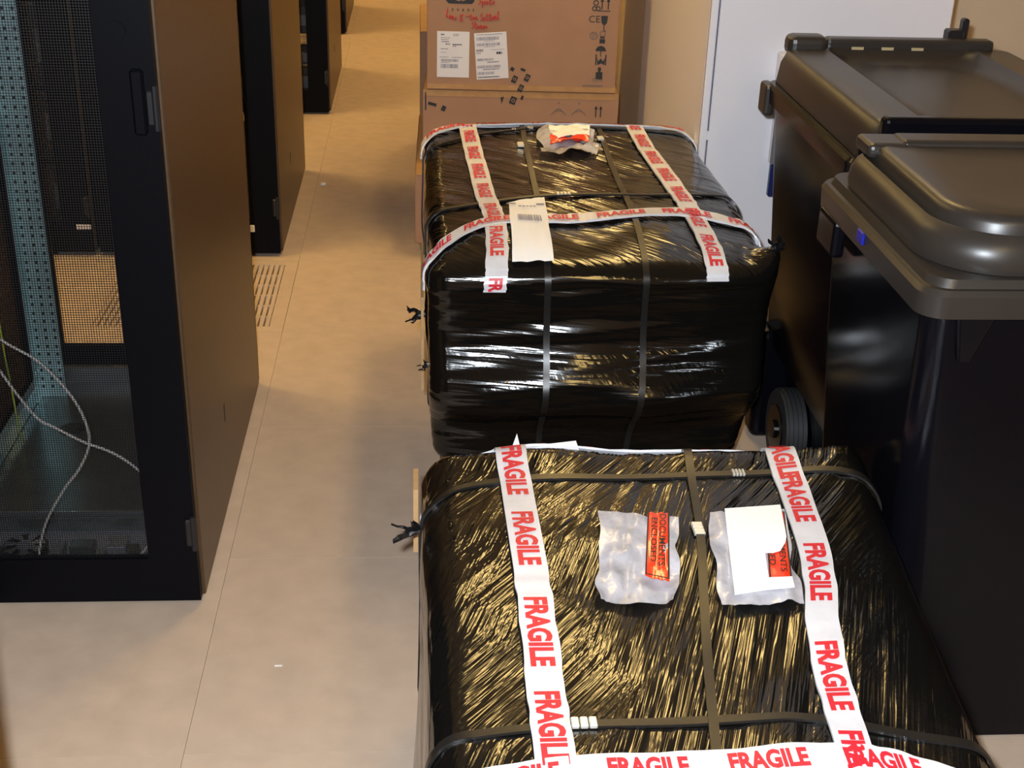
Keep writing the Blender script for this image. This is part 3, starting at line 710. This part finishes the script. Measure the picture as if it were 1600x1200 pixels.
        O = off + crumple * (vnoise(U * 4.3 + seed, W * 6.1 + seed, seed + 7) + .5 * vnoise(U * 9 + W * 5, W * 11, seed + 8))
        pts = np.stack([X, Y, X * 0 + s.hi[2]], -1).reshape(-1, 3)
        top = s.on(pts, O.reshape(-1)); bot = s.on(pts, O.reshape(-1) - .0008); m_ = (n + 1) ** 2
        F = []
        for i in range(n):
            for j in range(n):
                q = (i * (n + 1) + j, (i + 1) * (n + 1) + j, (i + 1) * (n + 1) + j + 1, i * (n + 1) + j + 1)
                F.append(q); F.append(tuple(m_ + k for k in q[::-1]))
        o = mesh_obj(name, np.vstack([top, bot]), F, mt, root, smooth=True); return o
    def top_text(s, txt, origin, along, up, length, height, off, mt, parent):
        uv, F = text_mesh(txt, offset=.01); o = np.array(origin, float); a = np.array(along, float); u = np.array(up, float)
        P = o + uv[:, :1] * length * a + uv[:, 1:] * height * u
        return mesh_obj('lettering', s.on(np.c_[P, np.full(len(P), s.hi[2])], off), F, mt, parent)

def tuft(name, c, size, root, seed, mt='film_tuft'):
    r_ = np.random.default_rng(seed); V = []; F = []
    for k in range(5):
        a = r_.uniform(0, 2 * math.pi); b = len(V); dr = np.array([-abs(math.cos(a)) - .2, r_.uniform(-.6, .6), math.sin(a) * .8])
        side = np.cross(dr, [0, 1, .3]); side /= np.linalg.norm(side)
        for t_ in np.linspace(0, 1, 6):
            p = np.array(c) + dr * size * t_ + r_.normal(0, size * .07, 3); wd = size * .30 * (1 - t_ * .75) * r_.uniform(.5, 1.3)
            V += [p - side * wd, p + np.array([0, -size * .12, 0]), p + side * wd]
        for i in range(5):
            q = b + i * 3; F += [(q, q + 1, q + 4, q + 3), (q + 1, q + 2, q + 5, q + 4)]
    return mesh_obj(name, V, F, mt, root)

def clip(pk, c, along, root, n=1, ln=.030):
    """crimped metal seal on a strap: along = 'x' or 'y'"""
    z = pk.hi[2]; p = pk.on([(c[0], c[1], z)], .006)[0]
    mb = MB(); a = ln / 2; b = .0085
    for k in range(4):
        t0, t1 = -a + k * ln / 4, -a + (k + 1) * ln / 4 - .0012
        if along == 'x': mb.box(p[0] + t0, p[0] + t1, p[1] - b, p[1] + b, p[2] - .004, p[2] + .002, bev=.0012, seg=1)
        else: mb.box(p[0] - b, p[0] + b, p[1] + t0, p[1] + t1, p[2] - .004, p[2] + .002, bev=.0012, seg=1)
    return mb.build('strap_seal', 'strap_clip', root)

def pallet_base(x0, x1, y0, y1, root):
    mb = MB()
    for x in np.linspace(x0, x1 - .09, 3): mb.box(x, x + .09, y0, y1, .0, .022)
    for x in np.linspace(x0, x1 - .09, 3):
        for y in np.linspace(y0, y1 - .12, 3): mb.box(x, x + .09, y, y + .12, .022, .10)
    for y in np.linspace(y0, y1 - .10, 6): mb.box(x0, x1, y, y + .10, .10, .120)
    mb.build('pallet_base', 'wood', root)

# ---- near package
def warp1(Q):
    Q = Q.copy(); x, y, z = Q.T
    s_ = np.clip((1.92 - y) / .80, 0, 1.4); f = np.clip(x / .74, 0, 1)
    Q[:, 0] = x - f * f * .062 * s_
    Q[:, 2] = z + np.clip(z / .5, 0, 1) ** 2 * (.020 * np.exp(-((x - .20) / .10) ** 2 - ((y - 1.93) / .09) ** 2) + .012 * np.exp(-((x - .50) / .10) ** 2 - ((y - 1.93) / .09) ** 2) + .022 * np.exp(-((x - .72) / .10) ** 2 - ((y - 1.88) / .12) ** 2)
            - .028 * np.clip((x - .60) / .15, 0, 1) ** 2 * np.clip((1.9 - y) / .6, 0, 1))
    low_ = np.clip((.46 - z) / .3, 0, 1); left = np.clip((.20 - x) / .2, 0, 1)
    Q[:, 0] -= left * low_ * .030 * np.clip((1.85 - y) / .6, 0, 1)
    return Q
pk1 = Package((.004, .78, .10), (.758, 1.945, .495), .052, warp1, (71, 52), 5, 'film_near')
p1 = thing('wrapped_pallet', 'nearest pallet load wrapped in black film with two document pouches on top', 'package', (.37, 1.36, 0), 0, 'pallets wrapped in black stretch film')
pallet_base(.03, .70, .84, 1.90, p1)
pk1.build_film(p1)
zt = .495; TW = .050
def strap(pk, path, lat, root, off=.0045): return pk.ribbon('strap', path, lat, .0135, off, 'strap_plastic', root, n=110)
x0, x1_, y0, y1_ = pk1.lo[0], pk1.hi[0], pk1.lo[1], pk1.hi[1]
strap(pk1, [(x0, 1.74, .10), (x0, 1.76, .30), (x0, 1.775, zt - .01), (x0 + .03, 1.785, zt), (.107, 1.817, zt), (.357, 1.835, zt), (.621, 1.836, zt), (.72, 1.81, zt), (x1_, 1.80, zt - .02), (x1_, 1.80, .30), (x1_, 1.80, .10)], (0, 1, 0), p1)
strap(pk1, [(x0, 1.20, .10), (x0, 1.205, .30), (x0, 1.21, zt - .01), (x0 + .03, 1.217, zt), (.187, 1.235, zt), (.424, 1.243, zt), (.502, 1.238, zt), (.64, 1.205, zt), (x1_, 1.19, zt - .02), (x1_, 1.19, .30), (x1_, 1.19, .10)], (0, 1, 0), p1)
strap(pk1, [(.45, y1_, .12), (.45, y1_, zt - .02), (.448, 1.90, zt), (.428, 1.663, zt), (.39, 1.395, zt), (.362, 1.185, zt), (.335, .95, zt), (.33, y0 + .03, zt), (.33, y0, zt - .03), (.33, y0, .12)], (1, 0, 0), p1, .0062)
clip(pk1, (.425, 1.663), 'y', p1, ln=.034); clip(pk1, (.196, 1.236), 'x', p1, ln=.044); clip(pk1, (.523, 1.838), 'x', p1, ln=.022)
tl, C = pk1.ribbon('fragile_tape', [(.146, y1_, .40), (.148, y1_, zt - .01), (.150, 1.935, zt), (.158, 1.632, zt), (.160, 1.472, zt), (.160, 1.334, zt), (.159, 1.191, zt), (.158, 1.0, zt), (.158, y0 + .02, zt), (.158, y0, zt - .06), (.158, y0, .30)], (1, 0, 0), TW, .0075, 'tape_white', p1, n=150, jit=.003)
Lc = np.r_[0, np.cumsum(np.linalg.norm(np.diff(C, axis=0), axis=1))]
def s_at(C, Lc, y): k = np.argmin(np.abs(C[:, 1] - y) + (np.abs(C[:, 2] - C[:, 2].max()) > .01) * 9); return Lc[k]
pk1.letters(C, (1, 0, 0), [s_at(C, Lc, y) for y in (1.905, 1.712, 1.495, 1.294, 1.09, .89)], .143, .034, .0092, tl)
tr_, C = pk1.ribbon('fragile_tape', [(.612, y1_, .40), (.608, y1_, zt - .01), (.604, 1.93, zt), (.602, 1.755, zt), (.593, 1.573, zt), (.565, 1.419, zt), (.553, 1.323, zt), (.541, 1.18, zt), (.528, 1.0, zt), (.52, y0 + .02, zt), (.52, y0, zt - .06), (.52, y0, .30)], (1, 0, 0), TW, .0075, 'tape_white', p1, n=150, jit=.003)
Lc = np.r_[0, np.cumsum(np.linalg.norm(np.diff(C, axis=0), axis=1))]
pk1.letters(C, (1, 0, 0), [s_at(C, Lc, y) for y in (1.811 + .20, 1.811, 1.611, 1.388, 1.199, 1.0)], .143, .034, .0092, tr_)
tf, C = pk1.ribbon('fragile_tape', [(x0, 1.11, .30), (x0, 1.115, zt - .02), (.04, 1.125, zt), (.15, 1.142, zt), (.255, 1.152, zt), (.406, 1.158, zt), (.53, 1.156, zt), (.60, 1.147, zt), (.69, 1.112, zt), (x1_, 1.09, zt - .03), (x1_, 1.08, .30)], (0, 1, 0), TW, .0092, 'tape_white', p1, n=130, jit=.003)
Lc = np.r_[0, np.cumsum(np.linalg.norm(np.diff(C, axis=0), axis=1))]
def sx_at(C, Lc, x): k = np.argmin(np.abs(C[:, 0] - x) + (np.abs(C[:, 2] - C[:, 2].max()) > .01) * 9); return Lc[k]
pk1.letters(C, (0, 1, 0), [sx_at(C, Lc, x) for x in (.062, .218, .372, .520)], .102, .032, .0108, tf)
# tape along the rear edge, curling up where it is torn
tb_, C = pk1.ribbon('fragile_tape', [(x0 - .0, 1.90, .20), (x0, 1.915, .34), (.05, y1_, zt - .075), (.13, y1_, zt - .030), (.22, y1_, zt - .014), (.36, y1_, zt - .018), (.5, y1_, zt - .028), (.62, y1_, zt - .050), (.70, y1_, zt - .09), (x1_, 1.91, .34), (x1_, 1.90, .24)], (0, 0, 1), .044, .0075, 'tape_white', p1, n=110, jit=.004)
Lc = np.r_[0, np.cumsum(np.linalg.norm(np.diff(C, axis=0), axis=1))]
pk1.letters(C, (0, 0, 1), [.16 + .2 * k for k in range(5)], .14, .03, .0092, tb_)
q = pk1.on([(.165, y1_, zt), (.21, y1_, zt), (.245, y1_, zt)], .004)
V = [q[0] + (-.01, 0, 0), q[0] + (.004, .0, .0), q[0] + (-.002, .004, .024), q[0] + (.05, .004, .004), q[0] + (.05, 0, -.012), q[0] + (.098, .004, .010), q[0] + (.104, 0, -.006), q[0] + (-.02, 0, -.014)]
V = np.array(V); mesh_obj('torn_tape_end', np.vstack([V, V + (0, .0012, 0)]), [(7, 0, 2, 1), (7, 1, 3, 4), (4, 3, 5, 6), (15, 9, 10, 8), (15, 12, 11, 9), (12, 14, 13, 11)], 'label_white', p1)
# document pouches
po = pk1.patch('document_pouch', [(.275, 1.706), (.248, 1.480), (.362, 1.486), (.396, 1.685)], .011, 'pouch_film', p1, 22, .011, 3, .014)
lb = pk1.patch('red_label', [(.349, 1.690), (.323, 1.534), (.357, 1.521), (.383, 1.691)], .0175, 'label_red', po, 10, .005, 9)
def border(pk, poly, off, parent, wd=.0022):
    mb = MB(); n = len(poly)
    for i in range(n):
        a = np.array(poly[i]); b = np.array(poly[(i + 1) % n]); t_ = (b - a) / np.linalg.norm(b - a); nn = np.array([-t_[1], t_[0]]) * wd
        pts = [np.r_[p, pk.hi[2]] for p in (a, b, b + nn, a + nn)]; mb.add(pk.on(pts, off), [(0, 1, 2, 3)])
    return mb.build('label_border', 'print_black', parent)
al = np.array([-.026, -.156]); al /= np.linalg.norm(al); upv = np.array([.99, -.12])
border(pk1, [(.349, 1.690), (.323, 1.534), (.357, 1.521), (.383, 1.691)], .0212, po)
pk1.top_text('DOCUMENTS', (.366, 1.678), al, upv, .128, .010, .0214, 'print_black', po)
pk1.top_text('ENCLOSED', (.352, 1.668), al, upv, .108, .009, .0214, 'print_black', po)
po = pk1.patch('document_pouch', [(.446, 1.698), (.423, 1.468), (.545, 1.464), (.566, 1.703)], .012, 'pouch_film', p1, 20, .010, 21, .010)
lb = pk1.patch('red_label', [(.534, 1.690), (.504, 1.508), (.538, 1.508), (.566, 1.688)], .0170, 'label_red', po, 8, .002, 5)
al = np.array([-.030, -.182]); al /= np.linalg.norm(al)
border(pk1, [(.534, 1.690), (.504, 1.508), (.538, 1.508), (.566, 1.688)], .0184, po)
pk1.top_text('DOCUMENTS', (.548, 1.664), al, upv, .136, .010, .0186, 'print_black', po)
pk1.top_text('ENCLOSED', (.530, 1.656), al, upv, .112, .010, .0186, 'print_black', po)
# the folded white sheet: one outline, cut away round the label
out = [(.472, 1.697), (.563, 1.706), (.556, 1.640), (.553, 1.615), (.548, 1.600), (.536, 1.580), (.524, 1.575), (.511, 1.575), (.503, 1.512), (.539, 1.514), (.537, 1.489), (.490, 1.483), (.445, 1.476), (.455, 1.560), (.463, 1.630)]
pts = np.array([(x, y, zt) for x, y in out]); top = pk1.on(pts, .0205); bot = pk1.on(pts, .0190); n = len(out)
F = [tuple(range(n - 1, -1, -1)), tuple(range(n, 2 * n))] + [(i, (i + 1) % n, (i + 1) % n + n, i + n) for i in range(n)]
mesh_obj('paper_sheet', np.vstack([top, bot]), F, 'paper_white', po)
tuft('film_tuft', (-.004, 1.72, .47), .030, p1, 2)
MB().box(-.010, -.002, 1.86, 1.93, .34, .46).build('cardboard_edge', 'cardboard_edge', p1)

# ---- far package
def warp2(Q):
    Q = Q.copy(); x, y, z = Q.T
    fr = np.clip((2.62 - y) / .12, 0, 1)
    Q[:, 1] = y - fr * (.046 * np.exp(-((z - .335) / .060) ** 2) - .022 * np.clip((.29 - z) / .06, 0, 1) - .010 * np.exp(-((z - .49) / .07) ** 2))
    Q[:, 1] -= fr * .022 * np.sin(np.clip((x - .018) / .724, 0, 1) * math.pi)
    tz = np.clip((z - .45) / .18, 0, 1) ** 2
    Q[:, 2] = z + tz * (.012 * np.sin((x - .03) / .72 * math.pi) - .030 * np.clip((2.72 - y) / .22, 0, 1) ** 2 + .012 * (x / .75) * np.clip((2.75 - y) / .25, 0, 1) + .010 * np.exp(-((x - .15) / .10) ** 2 - ((y - 3.5) / .12) ** 2))
    Q[:, 0] = x - .035 * np.clip((.40 - z) / .25, 0, 1) * np.clip(x / .74, 0, 1) + .010 * np.clip((.40 - z) / .25, 0, 1) * np.clip(1 - x / .3, 0, 1)
    ear = np.exp(-((x - .752) / .035) ** 2 - ((y - 2.54) / .05) ** 2 - ((z - .62) / .05) ** 2)
    Q[:, 0] += .014 * ear; Q[:, 2] += .062 * ear
    return Q
pk2 = Package((.018, 2.505, .13), (.742, 3.55, .622), .042, warp2, (-50, -34), 31, 'film_far')
p2 = thing('wrapped_pallet', 'black film wrapped pallet load in front of the cardboard boxes, white sheet on it', 'package', (.38, 3.03, 0), 0, 'pallets wrapped in black stretch film')
pallet_base(.05, .70, 2.54, 3.52, p2)
pk2.build_film(p2)
zt = .622; x0, x1_, y0, y1_ = pk2.lo[0], pk2.hi[0], pk2.lo[1], pk2.hi[1]
for (pts) in ([(.29, y1_, .15), (.285, y1_, zt - .03), (.28, 3.52, zt), (.272, 3.089, zt), (.268, 2.793, zt), (.262, 2.54, zt), (.262, y0, zt - .03), (.265, y0, .40), (.268, y0, .14)],
              [(.49, y1_, .15), (.49, y1_, zt - .03), (.489, 3.52, zt), (.477, 3.097, zt), (.473, 2.798, zt), (.465, 2.56, zt), (.464, y0, zt - .03), (.468, y0, .40), (.470, y0, .14)]):
    strap(pk2, pts, (1, 0, 0), p2)
for (ya, yb, yc) in ((3.36, 3.478, 3.46), (2.80, 2.877, 2.90)):
    strap(pk2, [(x0, ya - .02, .14), (x0, ya - .015, .40), (x0, ya - .01, zt - .03), (.06, ya, zt), (.285, yb, zt), (.52, yb + .02, zt), (.70, yc + .01, zt), (x1_, yc, zt - .03), (x1_, yc, .35), (x1_, yc, .14)], (0, 1, 0), p2, .0062)
clip(pk2, (.263, 3.33), 'y', p2, ln=.034); clip(pk2, (.479, 3.389), 'y', p2, ln=.030); clip(pk2, (.331, 2.888), 'x', p2, ln=.034); clip(pk2, (.300, 3.482), 'x', p2, ln=.016); clip(pk2, (.255, 3.470), 'x', p2, ln=.012)
tl, C = pk2.ribbon('fragile_tape', [(.126, y1_, .50), (.128, y1_, zt - .02), (.129, 3.53, zt), (.139, 3.195, zt), (.151, 2.883, zt), (.163, 2.724, zt), (.160, 2.55, zt), (.156, y0, zt - .02), (.154, y0, .565)], (1, 0, 0), .046, .0080, 'tape_white', p2, n=150, jit=.003)
Lc = np.r_[0, np.cumsum(np.linalg.norm(np.diff(C, axis=0), axis=1))]
pk2.letters(C, (1, 0, 0), list(np.arange(.085, 1.2, .158)), .112, .029, .0096, tl)
tr_, C = pk2.ribbon('fragile_tape', [(.585, y1_, .50), (.585, y1_, zt - .02), (.586, 3.53, zt), (.589, 3.301, zt), (.601, 2.945, zt), (.608, 2.779, zt), (.612, 2.56, zt), (.612, y0, zt - .02), (.612, y0, .590)], (1, 0, 0), .046, .0080, 'tape_white', p2, n=150, jit=.003)
Lc = np.r_[0, np.cumsum(np.linalg.norm(np.diff(C, axis=0), axis=1))]
pk2.letters(C, (1, 0, 0), list(np.arange(.095, 1.2, .158)), .112, .029, .0096, tr_)
tf, C = pk2.ribbon('fragile_tape', [(x0, 2.55, zt - .07), (x0, 2.56, zt - .03), (.045, 2.60, zt), (.13, 2.681, zt), (.272, 2.715, zt), (.36, 2.722, zt), (.451, 2.738, zt), (.579, 2.765, zt), (.65, 2.750, zt), (.715, 2.71, zt), (x1_, 2.69, zt - .03), (x1_, 2.685, zt - .05)], (0, 1, 0), .046, .0098, 'tape_white', p2, n=140, jit=.004)
Lc = np.r_[0, np.cumsum(np.linalg.norm(np.diff(C, axis=0), axis=1))]
a_ = sx_at(C, Lc, .098)
pk2.letters(C, (0, 1, 0), [a_ + k * .153 for k in (-1, 0, 1, 2, 3, 4)], .112, .029, .0114, tf)
tb_, C = pk2.ribbon('fragile_tape', [(x0, 3.425, zt - .050), (x0, 3.435, zt - .025), (.06, 3.48, zt), (.15, 3.525, zt), (.35, 3.535, zt), (.53, 3.535, zt), (.66, 3.525, zt), (.72, 3.50, zt), (x1_, 3.48, zt - .03), (x1_, 3.475, zt - .05)], (0, 1, 0), .046, .0098, 'tape_white', p2, n=130, jit=.004)
Lc = np.r_[0, np.cumsum(np.linalg.norm(np.diff(C, axis=0), axis=1))]
pk2.letters(C, (0, 1, 0), list(np.arange(.05, .95, .153)), .112, .029, .0114, tb_)
po = pk2.patch('document_pouch', [(.325, 3.470), (.307, 3.222), (.452, 3.240), (.462, 3.410)], .014, 'pouch_film', p2, 18, .026, 13, .02)
sh = pk2.patch('paper_sheet', [(.345, 3.440), (.345, 3.330), (.445, 3.345), (.452, 3.440)], .026, 'paper_white', po, 10, .010, 17, .008)
lb = pk2.patch('red_label', [(.342, 3.345), (.338, 3.280), (.440, 3.290), (.440, 3.345)], .026, 'label_red', po, 10, .014, 19, .01)
sheet = [(.198, 2.795), (.190, 2.525), (.274, 2.530), (.281, 2.832)]
sh = pk2.patch('delivery_sheet', sheet, .016, 'paper_white', p2, 14, .004, 23, .003)
mb = MB()
def on2(poly, off): return pk2.on([(x, y, zt) for x, y in poly], off)
for (xa, xb, ya, yb) in ((.193, .213, 2.772, 2.781), (.258, .276, 2.768, 2.777)): mb.add(on2([(xa, ya), (xb, ya), (xb, yb), (xa, yb)], .0195), [(0, 1, 2, 3)])
mb.build('print_block', 'barcode_grey', sh)
mb = MB(); xx = .212
while xx < .262:
    ww = random.choice((.0008, .0015, .0022)); mb.add(on2([(xx, 2.665), (xx + ww, 2.665), (xx + ww, 2.700), (xx, 2.700)], .0195), [(0, 1, 2, 3)]); xx += ww + random.choice((.001, .0016))
mb.build('barcode', 'barcode_grey', sh)
mb = MB()
for k in range(5): mb.add(on2([(.218 + k * .008, 2.755), (.224 + k * .008, 2.755), (.224 + k * .008, 2.761), (.218 + k * .008, 2.761)], .0195), [(0, 1, 2, 3)])
mb.build('print_line', 'barcode_grey', sh)
tuft('film_tuft', (.012, 2.68, .43), .034, p2, 7)
tuft('film_tuft', (.750, 2.53, .643), .026, p2, 12)
tuft('film_tuft', (.742, 2.54, .640), .024, p2, 15)
tuft('film_tuft', (.016, 2.60, .34), .018, p2, 9)
MB().box(.004, .010, 2.60, 2.95, .28, .50).build('cardboard_edge', 'cardboard_edge', p2)

# ------------------------------------------------------------------ wheeled bins
def wheel(c, parent):
    w_ = MB().cyl(c, 'x', .095, .050, 36).build('wheel', 'rubber', parent); auto_smooth(w_, 40)
    r_ = MB()
    for dx in (-.016, -.005, .006, .017): r_.cyl((c[0] + dx, c[1], c[2]), 'x', .100, .006, 36)
    auto_smooth(r_.build('tread', 'rubber', w_), 40)
    MB().cyl((c[0] - .026, c[1], c[2]), 'x', .060, .006, 28).cyl((c[0] - .030, c[1], c[2]), 'x', .022, .010, 20).build('hub', 'bin_plastic', w_)
    return w_

# near bin: rounded, stepped lid
t = thing('wheeled_bin', 'black wheeled bin nearest the camera with a rounded lid', 'bin', (1.0, 1.97, 0), 0, 'black wheeled bins')
ax0, ax1, ay0, ay1 = .730, 1.300, 1.704, 2.235
b = MB().loft([(.012, ax0 + .066, ax1 - .066, ay0 + .055, ay1 - .05, .05), (.05, ax0 + .062, ax1 - .062, ay0 + .050, ay1 - .045, .05), (.30, ax0 + .045, ax1 - .045, ay0 + .040, ay1 - .03, .05),
               (.60, ax0 + .022, ax1 - .022, ay0 + .022, ay1 - .015, .045), (.86, ax0 + .006, ax1 - .006, ay0 + .006, ay1 - .006, .04)])
auto_smooth(b.build('body', 'bin_plastic', t))
b = MB().loft([(.838, ax0 - .016, ax1 + .016, ay0 - .020, ay1 + .004, .040), (.872, ax0 - .018, ax1 + .018, ay0 - .022, ay1 + .006, .040), (.880, ax0 - .012, ax1 + .012, ay0 - .016, ay1 + .004, .038),
               (.880, ax0 - .004, ax1 + .004, ay0 - .008, ay1 - .002, .036), (.892, ax0 + .002, ax1 - .002, ay0 - .003, ay1 - .004, .036), (.892, ax0 + .05, ax1 - .05, ay0 + .05, ay1 - .05, .04)])
auto_smooth(b.build('rim', 'bin_lid', t))
b = MB(); lx0, lx1, ly0, ly1 = .738, 1.290, 1.712, 2.196
rr = (.06, .06, .12, .12)
def sec(z, i): return (z, lx0 + i, lx1 - i, ly0 + i, ly1 - i * .5, [max(.01, q_ - i * .5) for q_ in rr])
b.loft([sec(.893, .0), sec(.908, -.003), sec(.926, .000), sec(.940, .008), sec(.948, .018), sec(.946, .022), sec(.930, .026), sec(.928, .032), sec(.956, .034), sec(.966, .040), sec(.969, .052), sec(.966, .10), sec(.961, .16), sec(.960, .24)], n=12)
lid = auto_smooth(b.build('lid', 'bin_lid', t), 50)
MB().box(.758, .83, 2.125, 2.204, .945, .972, bev=.010, seg=3).box(.82, 1.28, 2.140, 2.204, .945, .974, bev=.010, seg=3).build('hinge_cover', 'bin_lid', lid)
MB().cyl((1.01, 2.247, .92), 'x', .012, .46, 16).build('handle_bar', 'bin_plastic', t)
MB().box(ax0 - .020, ax0 + .004, 2.10, 2.20, .775, .842, bev=.008, seg=2).build('side_grip', 'bin_plastic', t)
MB().box(ax0 - .0215, ax0 - .0172, 1.955, 1.985, .852, .872, bev=.001, seg=1).build('blue_tab', 'blue_plastic', t)
wheel((ax0 + .075, 2.170, .100), t); wheel((ax1 - .075, 2.170, .100), t)
MB().cyl((1.015, 2.170, .100), 'x', .010, .40, 12).build('axle', 'lock_metal', t)
MB().loft([(.76, .79, .81, 1.708, 1.72, .004), (.84, .770, .83, 1.690, 1.71, .006)], n=3).build('rim_gusset', 'bin_plastic', t)

# far bin: square lid with a raised border and front lip
t = thing('wheeled_bin', 'black wheeled bin against the white cabinet with a square ridged lid', 'bin', (1.09, 2.66, 0), 0, 'black wheeled bins')
ax0, ax1, ay0, ay1 = .812, 1.385, 2.335, 3.000
b = MB().loft([(.012, ax0 + .105, ax1 - .105, ay0 + .08, ay1 - .03, .05), (.20, ax0 + .098, ax1 - .098, ay0 + .065, ay1 - .028, .05), (.26, ax0 + .050, ax1 - .050, ay0 + .058, ay1 - .024, .05), (.40, ax0 + .040, ax1 - .040, ay0 + .045, ay1 - .018, .05),
               (.70, ax0 + .018, ax1 - .018, ay0 + .02, ay1 - .010, .045), (.865, ax0 + .006, ax1 - .006, ay0 + .006, ay1 - .006, .04)])
auto_smooth(b.build('body', 'bin_plastic', t))
MB().box(ax0 + .020, ax0 + .11, 2.885, 2.965, .004, .30, bev=.02, seg=3).build('axle_housing', 'bin_plastic', t)
b = MB().loft([(.842, ax0 - .010, ax1 + .010, ay0 - .012, ay1 + .012, .045), (.876, ax0 - .012, ax1 + .012, ay0 - .014, ay1 + .014, .045), (.884, ax0 - .006, ax1 + .006, ay0 - .008, ay1 + .008, .04), (.884, ax0 + .05, ax1 - .05, ay0 + .05, ay1 - .05, .04)])
auto_smooth(b.build('rim', 'bin_plastic', t))
lx0, lx1, ly0, ly1 = .818, 1.380, 2.300, 3.005
b = MB().loft([(.885, lx0, lx1, ly0, ly1, .035), (.930, lx0 + .006, lx1 - .006, ly0 + .002, ly1 - .002, .035), (.956, lx0 + .018, lx1 - .018, ly0 + .008, ly1 - .006, .034), (.963, lx0 + .028, lx1 - .028, ly0 + .014, ly1 - .012, .03),
               (.965, lx0 + .105, lx1 - .105, ly0 + .030, ly1 - .030, .03), (.957, lx0 + .112, lx1 - .112, ly0 + .040, ly1 - .036, .03), (.944, lx0 + .125, lx1 - .125, ly0 + .055, ly1 - .045, .05), (.938, lx0 + .17, lx1 - .17, ly0 + .13, ly1 - .10, .06), (.941, lx0 + .24, lx1 - .24, ly0 + .28, ly1 - .24, .03)], n=8)
lid = auto_smooth(b.build('lid', 'bin_lid', t), 45)
MB().box(lx0 + .020, lx1 - .030, ly0 - .012, ly0 + .020, .922, .976, bev=.010, seg=3).build('front_lip', 'bin_plastic', lid)
hb = MB().box(lx0 + .11, lx1 - .06, ly1 - .030, ly1 + .012, .935, .985, bev=.008, seg=2).box(lx0 + .018, lx0 + .108, ly1 - .05, ly1 + .012, .945, .992, bev=.016, seg=3).build('hinge_bar', 'bin_lid', lid)
for x in (.985, 1.055, 1.125): MB().box(x, x + .028, ly1 - .0325, ly1 - .0295, .960, .968).build('hinge_slot', 'gold_glint', hb)
MB().box(1.225, 1.262, ly1 + .012, ly1 + .050, .972, 1.000, bev=.004, seg=1).box(1.258, 1.274, ly1 + .02, ly1 + .045, .975, 1.025, bev=.004, seg=1).build('hinge_hook', 'device_black', hb)
MB().box(ax0 - .020, ax0 + .004, ay1 - .05, ay1 + .014, .810, .882, bev=.008, seg=2).build('side_grip', 'bin_lid', t)
wheel((ax0 + .070, 2.755, .100), t); wheel((ax1 - .070, 2.755, .100), t)
MB().cyl((1.10, 2.755, .100), 'x', .010, .40, 12).build('axle', 'lock_metal', t)

# ------------------------------------------------------------------ bits on the floor
t_ = MB().box(-.386, -.365, 5.005, 5.025, .0004, .008, bev=.003, seg=1).build('paper_scrap', 'scrap_white'); tag(t_, 'small white scrap lying on the floor beside the second rack', 'scrap')
t_ = MB().box(-.270, -.256, 1.999, 2.003, .0003, .0012).build('lint_thread', 'scrap_white'); tag(t_, 'short white thread on the floor in front of the nearest rack', 'thread')
